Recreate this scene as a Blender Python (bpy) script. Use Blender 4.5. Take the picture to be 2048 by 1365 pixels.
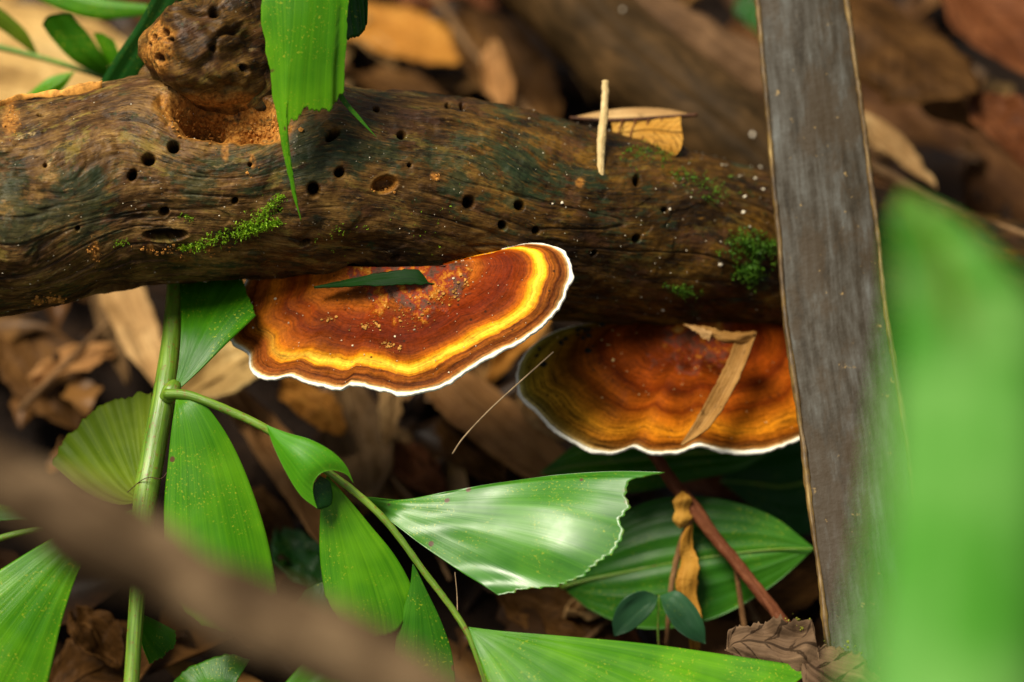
import bpy, math, random
import numpy as np

# ------------------------------------------------------------------ camera, sky, sun, exposure
for o in list(bpy.data.objects):
    bpy.data.objects.remove(o)
SC = bpy.context.scene
COL = SC.collection
CM = 0.01                                   # everything below is written in centimetres
PITCH = math.radians(48.0)
SP, CP = math.sin(PITCH), math.cos(PITCH)
CAM = np.array([0.0, 0.0, 57.0])            # camera height above the soil, cm
FWD = np.array([0.0, CP, -SP]); UPV = np.array([0.0, SP, CP]); RGT = np.array([1.0, 0.0, 0.0])
FOCUS = 62.4
cd = bpy.data.cameras.new('camera'); cam = bpy.data.objects.new('camera', cd); COL.objects.link(cam)
cam.location = CAM * CM
cam.rotation_euler = (math.radians(90) - PITCH, 0, 0)
cd.lens = 90; cd.sensor_width = 36; cd.clip_start = 0.01; cd.clip_end = 200
cd.dof.use_dof = True; cd.dof.focus_distance = FOCUS * CM; cd.dof.aperture_fstop = 5.8; cd.dof.aperture_blades = 9
SC.camera = cam

SUN_DIR = np.array([-0.38, 0.13, 0.91]); SUN_DIR /= np.linalg.norm(SUN_DIR)
w = bpy.data.worlds.new('World'); SC.world = w; w.use_nodes = True
nt = w.node_tree; nt.nodes.clear()
sky = nt.nodes.new('ShaderNodeTexSky'); sky.sky_type = 'NISHITA'; sky.sun_disc = False
sky.sun_elevation = math.asin(SUN_DIR[2]); sky.sun_rotation = math.atan2(SUN_DIR[0], SUN_DIR[1])
sky.dust_density = 1.5; sky.air_density = 1.0; sky.ozone_density = 1.0
hs = nt.nodes.new('ShaderNodeHueSaturation'); hs.inputs['Saturation'].default_value = 0.12
bg = nt.nodes.new('ShaderNodeBackground'); bg.inputs['Strength'].default_value = 0.05
wo = nt.nodes.new('ShaderNodeOutputWorld')
nt.links.new(sky.outputs[0], hs.inputs['Color']); nt.links.new(hs.outputs[0], bg.inputs['Color']); nt.links.new(bg.outputs[0], wo.inputs['Surface'])
sd = bpy.data.lights.new('sun', 'SUN'); sd.energy = 4.2; sd.angle = math.radians(26); sd.color = (1.0, 0.92, 0.76)
sun = bpy.data.objects.new('sun', sd); COL.objects.link(sun)
from mathutils import Vector
sun.rotation_euler = Vector(-SUN_DIR).to_track_quat('-Z', 'Y').to_euler()
sun.location = (-0.5, 0, 2)
SC.view_settings.view_transform = 'Standard'; SC.view_settings.look = 'None'
SC.view_settings.exposure = 0.72; SC.view_settings.gamma = 1.0; SC.view_settings.use_curve_mapping = False
SC.render.engine = 'CYCLES'
SC.cycles.max_bounces = 8; SC.cycles.use_denoising = True

# ------------------------------------------------------------------ helpers
RNG = np.random.default_rng(7)
random.seed(7)
K = 0.4 / 2048.0


def at(px, py, d):
    """world point (cm) that stands d cm away along the view axis"""
    return CAM + FWD * d + RGT * ((px - 1024.0) * K * d) + UPV * ((682.5 - py) * K * d)


def project(P):
    v = P - CAM
    d = v @ FWD
    return 1024.0 + (v @ RGT) / (K * d), 682.5 - (v @ UPV) / (K * d), d


def plane(px0, py0, d0, a=0.0, b=0.0):
    """a tilted sheet: depth changes by a cm per px sideways, b cm per px downwards"""
    return lambda px, py: at(px, py, d0 + a * (px - px0) + b * (py - py0))


def at_z(px, py, z=0.0):
    ray = FWD + RGT * ((px - 1024.0) * K) + UPV * ((682.5 - py) * K)
    return CAM + ray * ((z - CAM[2]) / ray[2])


def _hash(ix, iy, iz, seed):
    h = (ix.astype(np.int64) * 374761393 + iy.astype(np.int64) * 668265263 + iz.astype(np.int64) * 2147483647 + seed * 974634777) & 0xFFFFFFFF
    h = ((h ^ (h >> 13)) * 1274126177) & 0xFFFFFFFF
    h = ((h ^ (h >> 16)) * 2246822519) & 0xFFFFFFFF
    return ((h ^ (h >> 15)) & 0xFFFF) / 32767.5 - 1.0


def vnoise(p, seed=0):
    p = np.asarray(p, dtype=np.float64)
    i = np.floor(p); f = p - i; f = f * f * (3 - 2 * f); i = i.astype(np.int64)
    r = 0
    for dx in (0, 1):
        wx = f[..., 0] if dx else 1 - f[..., 0]
        for dy in (0, 1):
            wy = f[..., 1] if dy else 1 - f[..., 1]
            for dz in (0, 1):
                wz = f[..., 2] if dz else 1 - f[..., 2]
                r = r + wx * wy * wz * _hash(i[..., 0] + dx, i[..., 1] + dy, i[..., 2] + dz, seed)
    return r


def fbm(p, octaves=3, seed=0, gain=0.5):
    p = np.asarray(p, dtype=np.float64)
    a, s, r = 1.0, 0.0, 0.0
    for k in range(octaves):
        r = r + a * vnoise(p * (2.03 ** k) + 17.3 * k, seed + k); s += a; a *= gain
    return r / s


def n1(x, seed=0, octaves=3):
    x = np.asarray(x, dtype=np.float64)
    return fbm(np.stack([x, np.zeros_like(x) + 0.37, np.zeros_like(x) + 0.71], -1), octaves, seed)


def catmull(pts, n):
    P = np.asarray(pts, dtype=np.float64)
    if len(P) == 2:
        t = np.linspace(0, 1, n)[:, None]
        return P[0] * (1 - t) + P[1] * t
    seg = np.linalg.norm(np.diff(P[:, :3], axis=0), axis=1) ** 0.5
    T = np.concatenate([[0], np.cumsum(np.maximum(seg, 1e-6))])
    m = np.zeros_like(P)
    for k in range(len(P)):
        if k == 0: m[k] = (P[1] - P[0]) / (T[1] - T[0])
        elif k == len(P) - 1: m[k] = (P[-1] - P[-2]) / (T[-1] - T[-2])
        else:
            d0 = (P[k] - P[k - 1]) / (T[k] - T[k - 1]); d1 = (P[k + 1] - P[k]) / (T[k + 1] - T[k])
            m[k] = 0.5 * (d0 + d1)
    fine = np.linspace(0, T[-1], max(n * 6, 60))
    k = np.clip(np.searchsorted(T, fine, side='right') - 1, 0, len(P) - 2)
    h = (T[k + 1] - T[k])[:, None]; u = ((fine - T[k]) / (T[k + 1] - T[k]))[:, None]
    C = (2*u**3-3*u**2+1) * P[k] + (u**3-2*u**2+u) * h * m[k] + (-2*u**3+3*u**2) * P[k+1] + (u**3-u**2) * h * m[k+1]
    L = np.concatenate([[0], np.cumsum(np.linalg.norm(np.diff(C[:, :3], axis=0), axis=1))])
    q = np.linspace(0, L[-1], n)
    return np.stack([np.interp(q, L, C[:, j]) for j in range(P.shape[1])], -1)


ORIGIN = {}


def tag(o, label=None, cat=None, group=None, kind=None):
    if label: o['label'] = label
    if cat: o['category'] = cat
    if group: o['group'] = group
    if kind: o['kind'] = kind
    return o


def thing(name, base, label, cat, group=None):
    o = bpy.data.objects.new(name, None); COL.objects.link(o)
    o.empty_display_size = 0.01
    o.location = np.asarray(base) * CM
    ORIGIN[o.name] = np.asarray(base, dtype=float)
    return tag(o, label, cat, group)


def mk(name, V, F, mat, parent=None, attrs=None, smooth=True):
    """V (n,3) in cm, world space; F int array (m,3) or (m,4) or a list of them"""
    V = np.asarray(V, dtype=np.float64)
    Fs = F if isinstance(F, list) else [F]
    org = ORIGIN[parent.name] if parent is not None else np.array([V[:, 0].mean(), V[:, 1].mean(), V[:, 2].min()])
    me = bpy.data.meshes.new(name)
    me.vertices.add(len(V)); me.vertices.foreach_set('co', ((V - org) * CM).astype(np.float32).ravel())
    loops = np.concatenate([f.ravel() for f in Fs]).astype(np.int32)
    sizes = np.concatenate([np.full(len(f), f.shape[1]) for f in Fs]).astype(np.int32)
    me.loops.add(len(loops)); me.loops.foreach_set('vertex_index', loops)
    me.polygons.add(len(sizes))
    me.polygons.foreach_set('loop_start', np.concatenate([[0], np.cumsum(sizes)[:-1]]).astype(np.int32))
    me.update(calc_edges=True)
    me.polygons.foreach_set('use_smooth', np.full(len(sizes), smooth))
    for k, a in (attrs or {}).items():
        a = np.asarray(a, dtype=np.float32)
        if a.ndim == 1:
            me.attributes.new(k, 'FLOAT', 'POINT').data.foreach_set('value', a)
        else:
            me.attributes.new(k, 'FLOAT_VECTOR', 'POINT').data.foreach_set('vector', a.ravel())
    me.materials.append(mat)
    o = bpy.data.objects.new(name, me); COL.objects.link(o)
    if parent is not None:
        o.parent = parent
    else:
        o.location = org * CM
    ORIGIN[o.name] = org
    return o


def grid_faces(nv, nu, close_u=False, off=0):
    j = np.arange(nv - 1)[:, None]; i = np.arange(nu if close_u else nu - 1)[None, :]
    i2 = (i + 1) % nu
    a = j * nu + i; b = j * nu + i2; c = (j + 1) * nu + i2; d = (j + 1) * nu + i
    return np.stack([a, b, c, d], -1).reshape(-1, 4) + off


def grid_normals(P):
    du = np.gradient(P, axis=1); dv = np.gradient(P, axis=0)
    n = np.cross(du, dv); L = np.linalg.norm(n, axis=-1, keepdims=True)
    return n / np.maximum(L, 1e-9)


def sheet(name, P, mat, parent=None, thick=0.03, attrs=None):
    """a grid of points (nv,nu,3) made into a thin closed body"""
    nv, nu = P.shape[:2]
    N = grid_normals(P)
    if (N.reshape(-1, 3).mean(0) @ FWD) > 0: N = -N
    T = P.reshape(-1, 3); B = (P - N * thick).reshape(-1, 3); n = nv * nu
    f = grid_faces(nv, nu)
    flip = np.cross(P[0, 1] - P[0, 0], P[1, 0] - P[0, 0]) @ N[0, 0] < 0
    F1 = f[:, ::-1] if flip else f
    F2 = (f if flip else f[:, ::-1]) + n
    ring = np.concatenate([np.arange(nu), np.arange(1, nv) * nu + nu - 1, (nv - 1) * nu + np.arange(nu - 2, -1, -1), np.arange(nv - 2, 0, -1) * nu])
    r2 = np.roll(ring, -1)
    side = np.stack([ring, r2, r2 + n, ring + n], -1)
    at_ = {k: np.concatenate([np.asarray(a).reshape(n, -1)] * 2).squeeze() for k, a in (attrs or {}).items()}
    return mk(name, np.concatenate([T, B]), np.concatenate([F1, F2, side]), mat, parent, at_)


def tube(name, pts, rad, mat, parent=None, n=40, m=12, rough=0.0, seed=0, flat=1.0, caps=True, freq=1.5):
    pts = np.asarray(pts, dtype=float)
    rad = np.full(len(pts), rad) if np.isscalar(rad) else np.asarray(rad, dtype=float)
    C = catmull(np.concatenate([pts, rad[:, None]], 1), n); r = C[:, 3]; C = C[:, :3]
    T = np.gradient(C, axis=0); T /= np.linalg.norm(T, axis=1, keepdims=True)
    e1 = -FWD[None] + T * (T @ FWD)[:, None]; e1 /= np.linalg.norm(e1, axis=1, keepdims=True)
    e2 = np.cross(T, e1)
    ph = np.linspace(0, 2 * np.pi, m, endpoint=False)
    dirs = np.cos(ph)[None, :, None] * e1[:, None] * flat + np.sin(ph)[None, :, None] * e2[:, None]
    P = C[:, None] + dirs * r[:, None, None]
    L = np.concatenate([[0], np.cumsum(np.linalg.norm(np.diff(C, axis=0), axis=1))])
    if rough:
        P = P + dirs * (fbm(P * freq / max(rad.mean(), 0.05) * 0.6, 3, seed) * rough)[..., None]
    V = P.reshape(-1, 3)
    F = [grid_faces(n, m, True)[:, ::-1]]
    gr = np.stack(np.broadcast_arrays(L[:, None], ph[None, :] * r.mean(), 0.0), -1).reshape(-1, 3)
    if caps:
        V = np.concatenate([V, C[:1], C[-1:]]); gr = np.concatenate([gr, gr[:1], gr[-1:]])
        i = np.arange(m); j = (i + 1) % m; c0 = n * m
        F.append(np.stack([i, j, np.full(m, c0)], -1)); F.append(np.stack([j, i, np.full(m, c0 + 1)], -1) + np.stack([np.full(m, (n-1)*m), np.full(m, (n-1)*m), np.zeros(m, int)], -1))
    return mk(name, V, F, mat, parent, {'gr': gr})


SEED = [100]


def leaf(name, L, R, mat, parent=None, E=None, f=None, nu=41, nv=61, pleat=0, pamp=0.0, jag=0.0, jagf=26, bulge=0.0, thick=0.025, wave=0.0, edge_jag=0.0, grow=2.0):
    """a blade between two side edges L and R (base to end), closed by the end edge E. points are px pairs laid on f, or world points"""
    SEED[0] += 1; sd_ = SEED[0]
    to = (lambda q: np.array([f(*p) if len(p) == 2 else at(*p) for p in q])) if f else (lambda q: np.array([at(*p) for p in q]))
    Lw, Rw = catmull(to(L), nv), catmull(to(R), nv)
    u = np.linspace(0, 1, nu); v = np.linspace(0, 1, nv)
    P = Lw[:, None] * (1 - u)[None, :, None] + Rw[:, None] * u[None, :, None]
    if E is not None:
        Ew = catmull(np.concatenate([Lw[-1:], to(E), Rw[-1:]]), nu)
        chord = Lw[-1] * (1 - u)[:, None] + Rw[-1] * u[:, None]
        P = P + (v ** grow)[:, None, None] * (Ew - chord)[None]
    N = grid_normals(P); N[:2] = N[2:3]
    Nm = N.reshape(-1, 3).mean(0); Nm /= np.linalg.norm(Nm)
    if Nm @ FWD > 0: N, Nm = -N, -Nm
    size = np.linalg.norm(Lw[-1] - Lw[0]) * 0.5 + np.linalg.norm(Rw[nv // 2] - Lw[nv // 2])
    amp = (np.linalg.norm(Rw - Lw, axis=1) / (np.linalg.norm(Rw - Lw, axis=1).max() + 1e-9))[:, None]
    h = bulge * np.sin(np.pi * u)[None] * amp
    if pleat:
        ph = u[None] * pleat * np.pi * 2 + 0.8 * n1(u * 3, sd_)[None]
        h = h + pamp * amp * (0.45 * np.sin(ph) + 1.3 * n1(u * pleat * 1.7 + sd_, sd_ + 3, 3)[None])
    if wave:
        uv = np.stack(np.broadcast_arrays(u[None] * 2.3, v[:, None] * 2.6, sd_ * 1.7), -1)
        h = h + wave * fbm(uv, 2, sd_) * amp
    P = P + Nm * h[..., None]
    if jag and E is not None:
        t = n1(u * jagf, sd_ + 9, 2) - 0.7 * np.abs(((u * jagf * 0.8) % 1) - 0.5)
        dirv = P[-1] - P[-6]; dirv /= np.linalg.norm(dirv, axis=1, keepdims=True) + 1e-9
        P = P + (np.clip((v - 0.8) / 0.2, 0, 1) ** 2)[:, None, None] * (dirv * (t * jag)[:, None])[None]
    if edge_jag:
        for col_, sgn in ((0, -1), (-1, 1)):
            dv_ = (P[:, -1] - P[:, 0]); dv_ /= np.linalg.norm(dv_, axis=1, keepdims=True) + 1e-9
            t = n1(v * 24 + 5 * sgn, sd_ + 11, 3) * edge_jag * np.clip(v * 4, 0, 1) * np.clip((1 - v) * 6, 0, 1)
            wgt = np.clip(1 - np.abs(u - (0 if sgn < 0 else 1)) * 6, 0, 1) ** 1
            P = P + dv_[:, None] * (t[:, None] * wgt[None])[..., None]
    luv = np.stack(np.broadcast_arrays(u[None], v[:, None], (sd_ * 0.618) % 1), -1)
    return sheet(name, P, mat, parent, thick, {'luv': luv})


ICO_V = None


def crumbs(name, pts, sizes, mat, parent=None, seed=1, squash=1.0, stretch=None):
    t = (1 + 5 ** .5) / 2
    iv = np.array([(-1,t,0),(1,t,0),(-1,-t,0),(1,-t,0),(0,-1,t),(0,1,t),(0,-1,-t),(0,1,-t),(t,0,-1),(t,0,1),(-t,0,-1),(-t,0,1)], float) / 1.9
    fi = np.array([(0,11,5),(0,5,1),(0,1,7),(0,7,10),(0,10,11),(1,5,9),(5,11,4),(11,10,2),(10,7,6),(7,1,8),(3,9,4),(3,4,2),(3,2,6),(3,6,8),(3,8,9),(4,9,5),(2,4,11),(6,2,10),(8,6,7),(9,8,1)])
    r = np.random.default_rng(seed)
    n = len(pts)
    sc = r.uniform(0.6, 1.3, (n, 1, 3)) * np.asarray(sizes).reshape(n, 1, 1)
    V = iv[None] * sc + r.normal(0, 0.2, (n, 12, 3)) * np.asarray(sizes).reshape(n, 1, 1)
    V = V * np.array([1, 1, squash])
    V = V + np.asarray(pts)[:, None]
    F = fi[None] + (np.arange(n) * 12)[:, None, None]
    return mk(name, V.reshape(-1, 3), F.reshape(-1, 3), mat, parent, {'rnd': np.repeat(r.random(n), 12)}, smooth=False)


# ------------------------------------------------------------------ materials
class Mat:
    def __init__(s, name):
        s.m = bpy.data.materials.new(name); s.m.use_nodes = True; s.nt = s.m.node_tree; s.nt.nodes.clear()
        s.oc = None

    def n(s, t, props=None, inp=None):
        nd = s.nt.nodes.new(t)
        for k, v in (props or {}).items(): setattr(nd, k, v)
        for k, v in (inp or {}).items():
            if isinstance(v, bpy.types.NodeSocket): s.nt.links.new(v, nd.inputs[k])
            else: nd.inputs[k].default_value = v
        return nd

    def attr(s, name, vec=False):
        nd = s.n('ShaderNodeAttribute', {'attribute_name': name}); return nd.outputs['Vector' if vec else 'Fac']

    def obj(s):
        if s.oc is None: s.oc = s.vm('MULTIPLY', s.n('ShaderNodeTexCoord').outputs['Object'], (100, 100, 100))
        return s.oc

    def vm(s, op, a, b):
        return s.n('ShaderNodeVectorMath', {'operation': op}, {0: a, 1: b}).outputs[0]

    def ma(s, op, a, b=0.0, c=0.0):
        return s.n('ShaderNodeMath', {'operation': op}, {0: a, 1: b, 2: c}).outputs[0]

    def sep(s, v):
        return s.n('ShaderNodeSeparateXYZ', None, {0: v}).outputs

    def comb(s, x, y, z=0.0):
        return s.n('ShaderNodeCombineXYZ', None, {0: x, 1: y, 2: z}).outputs[0]

    def noise(s, vec, scale=1.0, detail=4.0, rough=0.55, dist=0.0):
        return s.n('ShaderNodeTexNoise', None, {'Vector': vec, 'Scale': scale, 'Detail': detail, 'Roughness': rough, 'Distortion': dist}).outputs[0]

    def vor(s, vec, scale=1.0, feature='F1'):
        return s.n('ShaderNodeTexVoronoi', {'feature': feature}, {'Vector': vec, 'Scale': scale}).outputs['Distance']

    def ramp(s, fac, stops, interp='LINEAR'):
        nd = s.n('ShaderNodeValToRGB', None, {0: fac}); cr = nd.color_ramp; cr.interpolation = interp
        while len(cr.elements) > 1: cr.elements.remove(cr.elements[-1])
        for k, (p, c) in enumerate(stops):
            e = cr.elements[0] if k == 0 else cr.elements.new(p)
            e.position = p; e.color = (c, c, c, 1) if np.isscalar(c) else (*c, 1)
        return nd.outputs[0]

    def step(s, v, a, b):
        return s.n('ShaderNodeMapRange', {'interpolation_type': 'SMOOTHSTEP'}, {0: v, 1: a, 2: b, 3: 0.0, 4: 1.0}).outputs[0]

    def mix(s, fac, a, b, blend='MIX'):
        nd = s.n('ShaderNodeMix', {'data_type': 'RGBA', 'blend_type': blend})
        for i, v in ((0, fac), (6, a), (7, b)):
            if isinstance(v, bpy.types.NodeSocket): s.nt.links.new(v, nd.inputs[i])
            else: nd.inputs[i].default_value = v if i == 0 else (*v, 1)
        return nd.outputs[2]

    def bump(s, h, strength=0.5, dist_cm=0.02, normal=None):
        i = {'Strength': strength, 'Distance': dist_cm * CM, 'Height': h}
        if normal: i['Normal'] = normal
        return s.n('ShaderNodeBump', None, i).outputs[0]

    def out(s, col, rough=0.5, normal=None, spec=0.5, transl=0.0, tcol=None, coat=0.0, sss=0.0):
        i = {'Base Color': col if isinstance(col, bpy.types.NodeSocket) else (*col, 1), 'Roughness': rough, 'Specular IOR Level': spec}
        if normal: i['Normal'] = normal
        if coat: i['Coat Weight'] = coat; i['Coat Roughness'] = 0.25
        if sss:
            i['Subsurface Weight'] = sss; i['Subsurface Radius'] = (0.002, 0.001, 0.0005); i['Subsurface Scale'] = 1.0
        sh = s.n('ShaderNodeBsdfPrincipled', None, i).outputs[0]
        if transl:
            c = tcol if tcol is not None else col
            t = s.n('ShaderNodeBsdfTranslucent', None, {0: c if isinstance(c, bpy.types.NodeSocket) else (*c, 1)}).outputs[0]
            sh = s.n('ShaderNodeMixShader', None, {0: transl, 1: sh, 2: t}).outputs[0]
        s.n('ShaderNodeOutputMaterial', None, {0: sh})
        return s.m


def green_leaf(name, dark, mid, lite, rough=0.33, ribs=46, transl=0.3, speck=1.0, spots=1.0, spec=0.3, bump=0.3):
    s = Mat(name)
    luv = s.attr('luv', True); x, y, z = s.sep(luv)[:3]
    fine = s.noise(s.comb(s.ma('MULTIPLY', x, ribs), s.ma('MULTIPLY', y, 0.8), s.ma('MULTIPLY', z, 30)), 1.0, 3, 0.6)
    hair = s.noise(s.comb(s.ma('MULTIPLY', x, ribs * 4.5), s.ma('MULTIPLY', y, 1.3), s.ma('MULTIPLY', z, 30)), 1.0, 2, 0.6)
    broad = s.noise(s.vm('ADD', s.obj(), s.comb(z, z, z)), 0.55, 3, 0.5)
    c = s.ramp(s.ma('ADD', s.ma('MULTIPLY', fine, 0.6), s.ma('MULTIPLY', hair, 0.4)), [(0.30, dark), (0.5, mid), (0.70, lite)])
    c = s.mix(s.step(broad, 0.42, 0.66), s.mix(0.35, c, dark), s.mix(0.5, c, lite))
    if speck:
        sp = s.ma('MULTIPLY', s.step(s.noise(s.obj(), 17, 2, 0.6), 0.60, 0.68), s.step(s.noise(s.obj(), 0.9, 3, 0.6), 0.44, 0.60))
        c = s.mix(s.ma('MULTIPLY', sp, 0.8 * speck), c, (0.36, 0.42, 0.02))
    rim = s.ma('MULTIPLY', s.step(s.ma('ADD', y, s.ma('MULTIPLY', s.noise(s.obj(), 2.2, 4, 0.7), 0.10)), 1.045, 1.065), 0.55)
    c = s.mix(rim, c, (0.16, 0.085, 0.02))
    if spots:
        v = s.vor(s.vm('ADD', s.obj(), s.comb(s.ma('MULTIPLY', z, 50), 0, 0)), 0.95)
        c = s.mix(s.ma('SUBTRACT', 1, s.step(s.ma('ADD', v, s.ma('MULTIPLY', s.noise(s.obj(), 9, 2), 0.04)), 0.075, 0.10)), c, (0.10, 0.045, 0.015))
    r = s.ma('ADD', rough - 0.22, s.ma('MULTIPLY', s.noise(s.obj(), 0.8, 4, 0.6), 0.45))
    bp = s.bump(s.ma('ADD', fine, s.ma('MULTIPLY', hair, 0.4)), bump, 0.03)
    return s.out(c, r, bp, spec, transl, s.mix(0.5, c, (lite[0] * 1.6, lite[1] * 1.35, lite[2]), 'MIX'))


def dead_leaf_mat(name, dark, mid, lite, rough=0.55, veins=14, transl=0.12, spec=0.04, vein_dark=0.5):
    s = Mat(name)
    luv = s.attr('luv', True); x, y, z = s.sep(luv)[:3]
    off = s.vm('ADD', s.obj(), s.comb(s.ma('MULTIPLY', z, 40), 0, 0))
    big = s.noise(off, 0.45, 5, 0.6)
    fib = s.noise(s.comb(s.ma('MULTIPLY', x, 26), s.ma('MULTIPLY', y, 1.2), s.ma('MULTIPLY', z, 20)), 1, 3, 0.6)
    c = s.ramp(s.ma('ADD', s.ma('MULTIPLY', big, 0.62), s.ma('MULTIPLY', fib, 0.38)), [(0.32, dark), (0.5, mid), (0.68, lite)])
    side = s.ma('ABSOLUTE', s.ma('SUBTRACT', x, 0.5))
    w_ = s.ma('PINGPONG', s.ma('MULTIPLY', s.ma('SUBTRACT', y, s.ma('MULTIPLY', side, 0.55)), float(veins)), 0.5)
    w_ = s.ma('ADD', w_, s.ma('MULTIPLY', s.ma('SUBTRACT', s.noise(off, 2.2, 3, 0.6), 0.5), 0.5))
    w_ = s.ma('ABSOLUTE', w_)
    vein = s.ma('MAXIMUM', s.ma('SUBTRACT', 1, s.step(w_, 0.02, 0.09)), s.ma('SUBTRACT', 1, s.step(side, 0.012, 0.035)))
    if veins: c = s.mix(s.ma('MULTIPLY', vein, vein_dark), c, (dark[0] * 0.35, dark[1] * 0.35, dark[2] * 0.35))
    mould = s.step(s.noise(off, 3.0, 4, 0.65), 0.60, 0.70)
    c = s.mix(s.ma('MULTIPLY', mould, 0.55), c, (dark[0] * 0.4, dark[1] * 0.4, dark[2] * 0.4))
    bp = s.bump(s.ma('ADD', s.ma('MULTIPLY', vein, 0.7), s.noise(off, 5, 4, 0.6)), 0.5, 0.05)
    return s.out(c, rough, bp, spec, transl)


def wood_mat(name, dark, mid, lite, rough=0.6, su=0.5, sw=6.0, bump=0.6, spec=0.05):
    s = Mat(name)
    g = s.attr('gr', True)
    wob = s.vm('MULTIPLY', s.n('ShaderNodeTexNoise', None, {'Vector': s.obj(), 'Scale': 0.6, 'Detail': 3}).outputs[1], (0.0, 1.2, 0.0))
    gv = s.vm('ADD', g, wob)
    a = s.noise(s.vm('MULTIPLY', gv, (su, sw, 1)), 1, 5, 0.6)
    b = s.noise(s.obj(), 0.7, 5, 0.6)
    c = s.ramp(s.ma('ADD', s.ma('MULTIPLY', a, 0.55), s.ma('MULTIPLY', b, 0.45)), [(0.34, dark), (0.5, mid), (0.66, lite)])
    bp = s.bump(s.ma('ADD', a, s.noise(s.obj(), 6, 4, 0.6)), bump, 0.06)
    return s.out(c, rough, bp, spec)


def plain(name, col, rough=0.7, var=0.4, scale=4.0, spec=0.12, transl=0.0, sss=0.0):
    s = Mat(name)
    n = s.noise(s.obj(), scale, 4, 0.6)
    c = s.ramp(n, [(0.3, tuple(k * (1 - var) for k in col)), (0.7, tuple(min(1, k * (1 + var)) for k in col))])
    return s.out(c, rough, s.bump(n, 0.3, 0.03), spec, transl, sss=sss)


# greens
G_BRIGHT = green_leaf('leaf_bright', (0.028, 0.145, 0.001), (0.062, 0.240, 0.002), (0.135, 0.360, 0.004), 0.34, 40)
G_SUNNY = green_leaf('leaf_sunny', (0.035, 0.170, 0.001), (0.075, 0.270, 0.002), (0.150, 0.390, 0.004), 0.33, 30, 0.35)
G_GLOSS = green_leaf('leaf_gloss', (0.022, 0.140, 0.006), (0.045, 0.200, 0.008), (0.090, 0.300, 0.012), 0.40, 40, spec=0.8, bump=0.15)
G_MID = green_leaf('leaf_mid', (0.012, 0.085, 0.001), (0.028, 0.145, 0.002), (0.065, 0.240, 0.004), 0.33, 46)
G_LIME = green_leaf('leaf_lime', (0.050, 0.230, 0.003), (0.080, 0.320, 0.004), (0.130, 0.420, 0.008), 0.45, 24, 0.4, 0.3, 0.3)
G_DARK = green_leaf('leaf_dark', (0.004, 0.040, 0.004), (0.008, 0.065, 0.005), (0.016, 0.100, 0.008), 0.35, 40, 0.2, 0.5, 0.5)
G_OLIVE = green_leaf('leaf_olive', (0.040, 0.080, 0.002), (0.090, 0.150, 0.004), (0.17, 0.24, 0.012), 0.55, 9, 0.3, 0.2, 0.4, spec=0.1, bump=0.6)
G_RIB = green_leaf('leaf_ribbed', (0.010, 0.070, 0.003), (0.022, 0.115, 0.005), (0.050, 0.185, 0.010), 0.38, 18, 0.2, 0.5, 0.0, spec=0.2, bump=0.5)
G_BLUE = green_leaf('leaf_bluegreen', (0.012, 0.060, 0.020), (0.022, 0.090, 0.032), (0.04, 0.13, 0.05), 0.42, 14, 0.15, 0.2, 0.2)
G_NEAR = green_leaf('leaf_near', (0.030, 0.20, 0.006), (0.090, 0.32, 0.030), (0.26, 0.50, 0.14), 0.34, 4, 0.4, 0.0, 0.0)
STEM_G = Mat('stem_green')
_g = STEM_G.attr('gr', True)
_a = STEM_G.noise(STEM_G.vm('MULTIPLY', _g, (0.6, 9, 1)), 1, 4, 0.6)
_c = STEM_G.ramp(_a, [(0.32, (0.045, 0.10, 0.006)), (0.5, (0.10, 0.20, 0.012)), (0.68, (0.20, 0.31, 0.03))])
_sp = STEM_G.step(STEM_G.noise(STEM_G.obj(), 9, 4, 0.7), 0.55, 0.66)
_c = STEM_G.mix(STEM_G.ma('MULTIPLY', _sp, 0.75), _c, (0.16, 0.055, 0.012))
STEM_G = STEM_G.out(_c, 0.42, STEM_G.bump(_a, 0.5, 0.04), 0.5)

# ------------------------------------------------------------------ the ground
soil = Mat('soil_dark')
_n = soil.noise(soil.obj(), 0.35, 8, 0.65)
_n2 = soil.noise(soil.obj(), 2.5, 6, 0.6)
_c = soil.ramp(_n, [(0.35, (0.004, 0.002, 0.001)), (0.55, (0.012, 0.006, 0.003)), (0.75, (0.03, 0.015, 0.006))])
SOIL = soil.out(_c, 0.75, soil.bump(soil.ma('ADD', _n, _n2), 0.8, 0.4), 0.1)
g = np.concatenate([-np.geomspace(3000, 90, 14), np.linspace(-80, 80, 161), np.geomspace(90, 3000, 14)])
gx, gy = np.meshgrid(g, g + 55)
gz = 0.9 * fbm(np.stack([gx * 0.12, gy * 0.12, gx * 0], -1), 4, 3) - 0.5
tag(mk('ground', np.stack([gx, gy, gz], -1).reshape(-1, 3), grid_faces(len(g), len(g)), SOIL),
    'dark damp forest soil under the leaf litter', None, None, 'structure')

D_TAN = dead_leaf_mat('dead_tan', (0.18, 0.095, 0.032), (0.38, 0.22, 0.085), (0.56, 0.38, 0.17), veins=0)
D_PALE = dead_leaf_mat('dead_pale', (0.20, 0.11, 0.035), (0.46, 0.29, 0.10), (0.66, 0.47, 0.20), veins=0)
D_ORANGE = dead_leaf_mat('dead_orange', (0.15, 0.055, 0.008), (0.36, 0.15, 0.025), (0.55, 0.27, 0.05), veins=0)
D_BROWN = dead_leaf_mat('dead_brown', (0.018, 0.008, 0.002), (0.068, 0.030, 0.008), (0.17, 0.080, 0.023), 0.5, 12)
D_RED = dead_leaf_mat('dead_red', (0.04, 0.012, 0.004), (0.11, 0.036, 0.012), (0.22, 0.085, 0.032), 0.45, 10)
D_GREY = dead_leaf_mat('dead_grey', (0.05, 0.026, 0.010), (0.12, 0.068, 0.028), (0.22, 0.135, 0.060), 0.5, 0)
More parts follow.
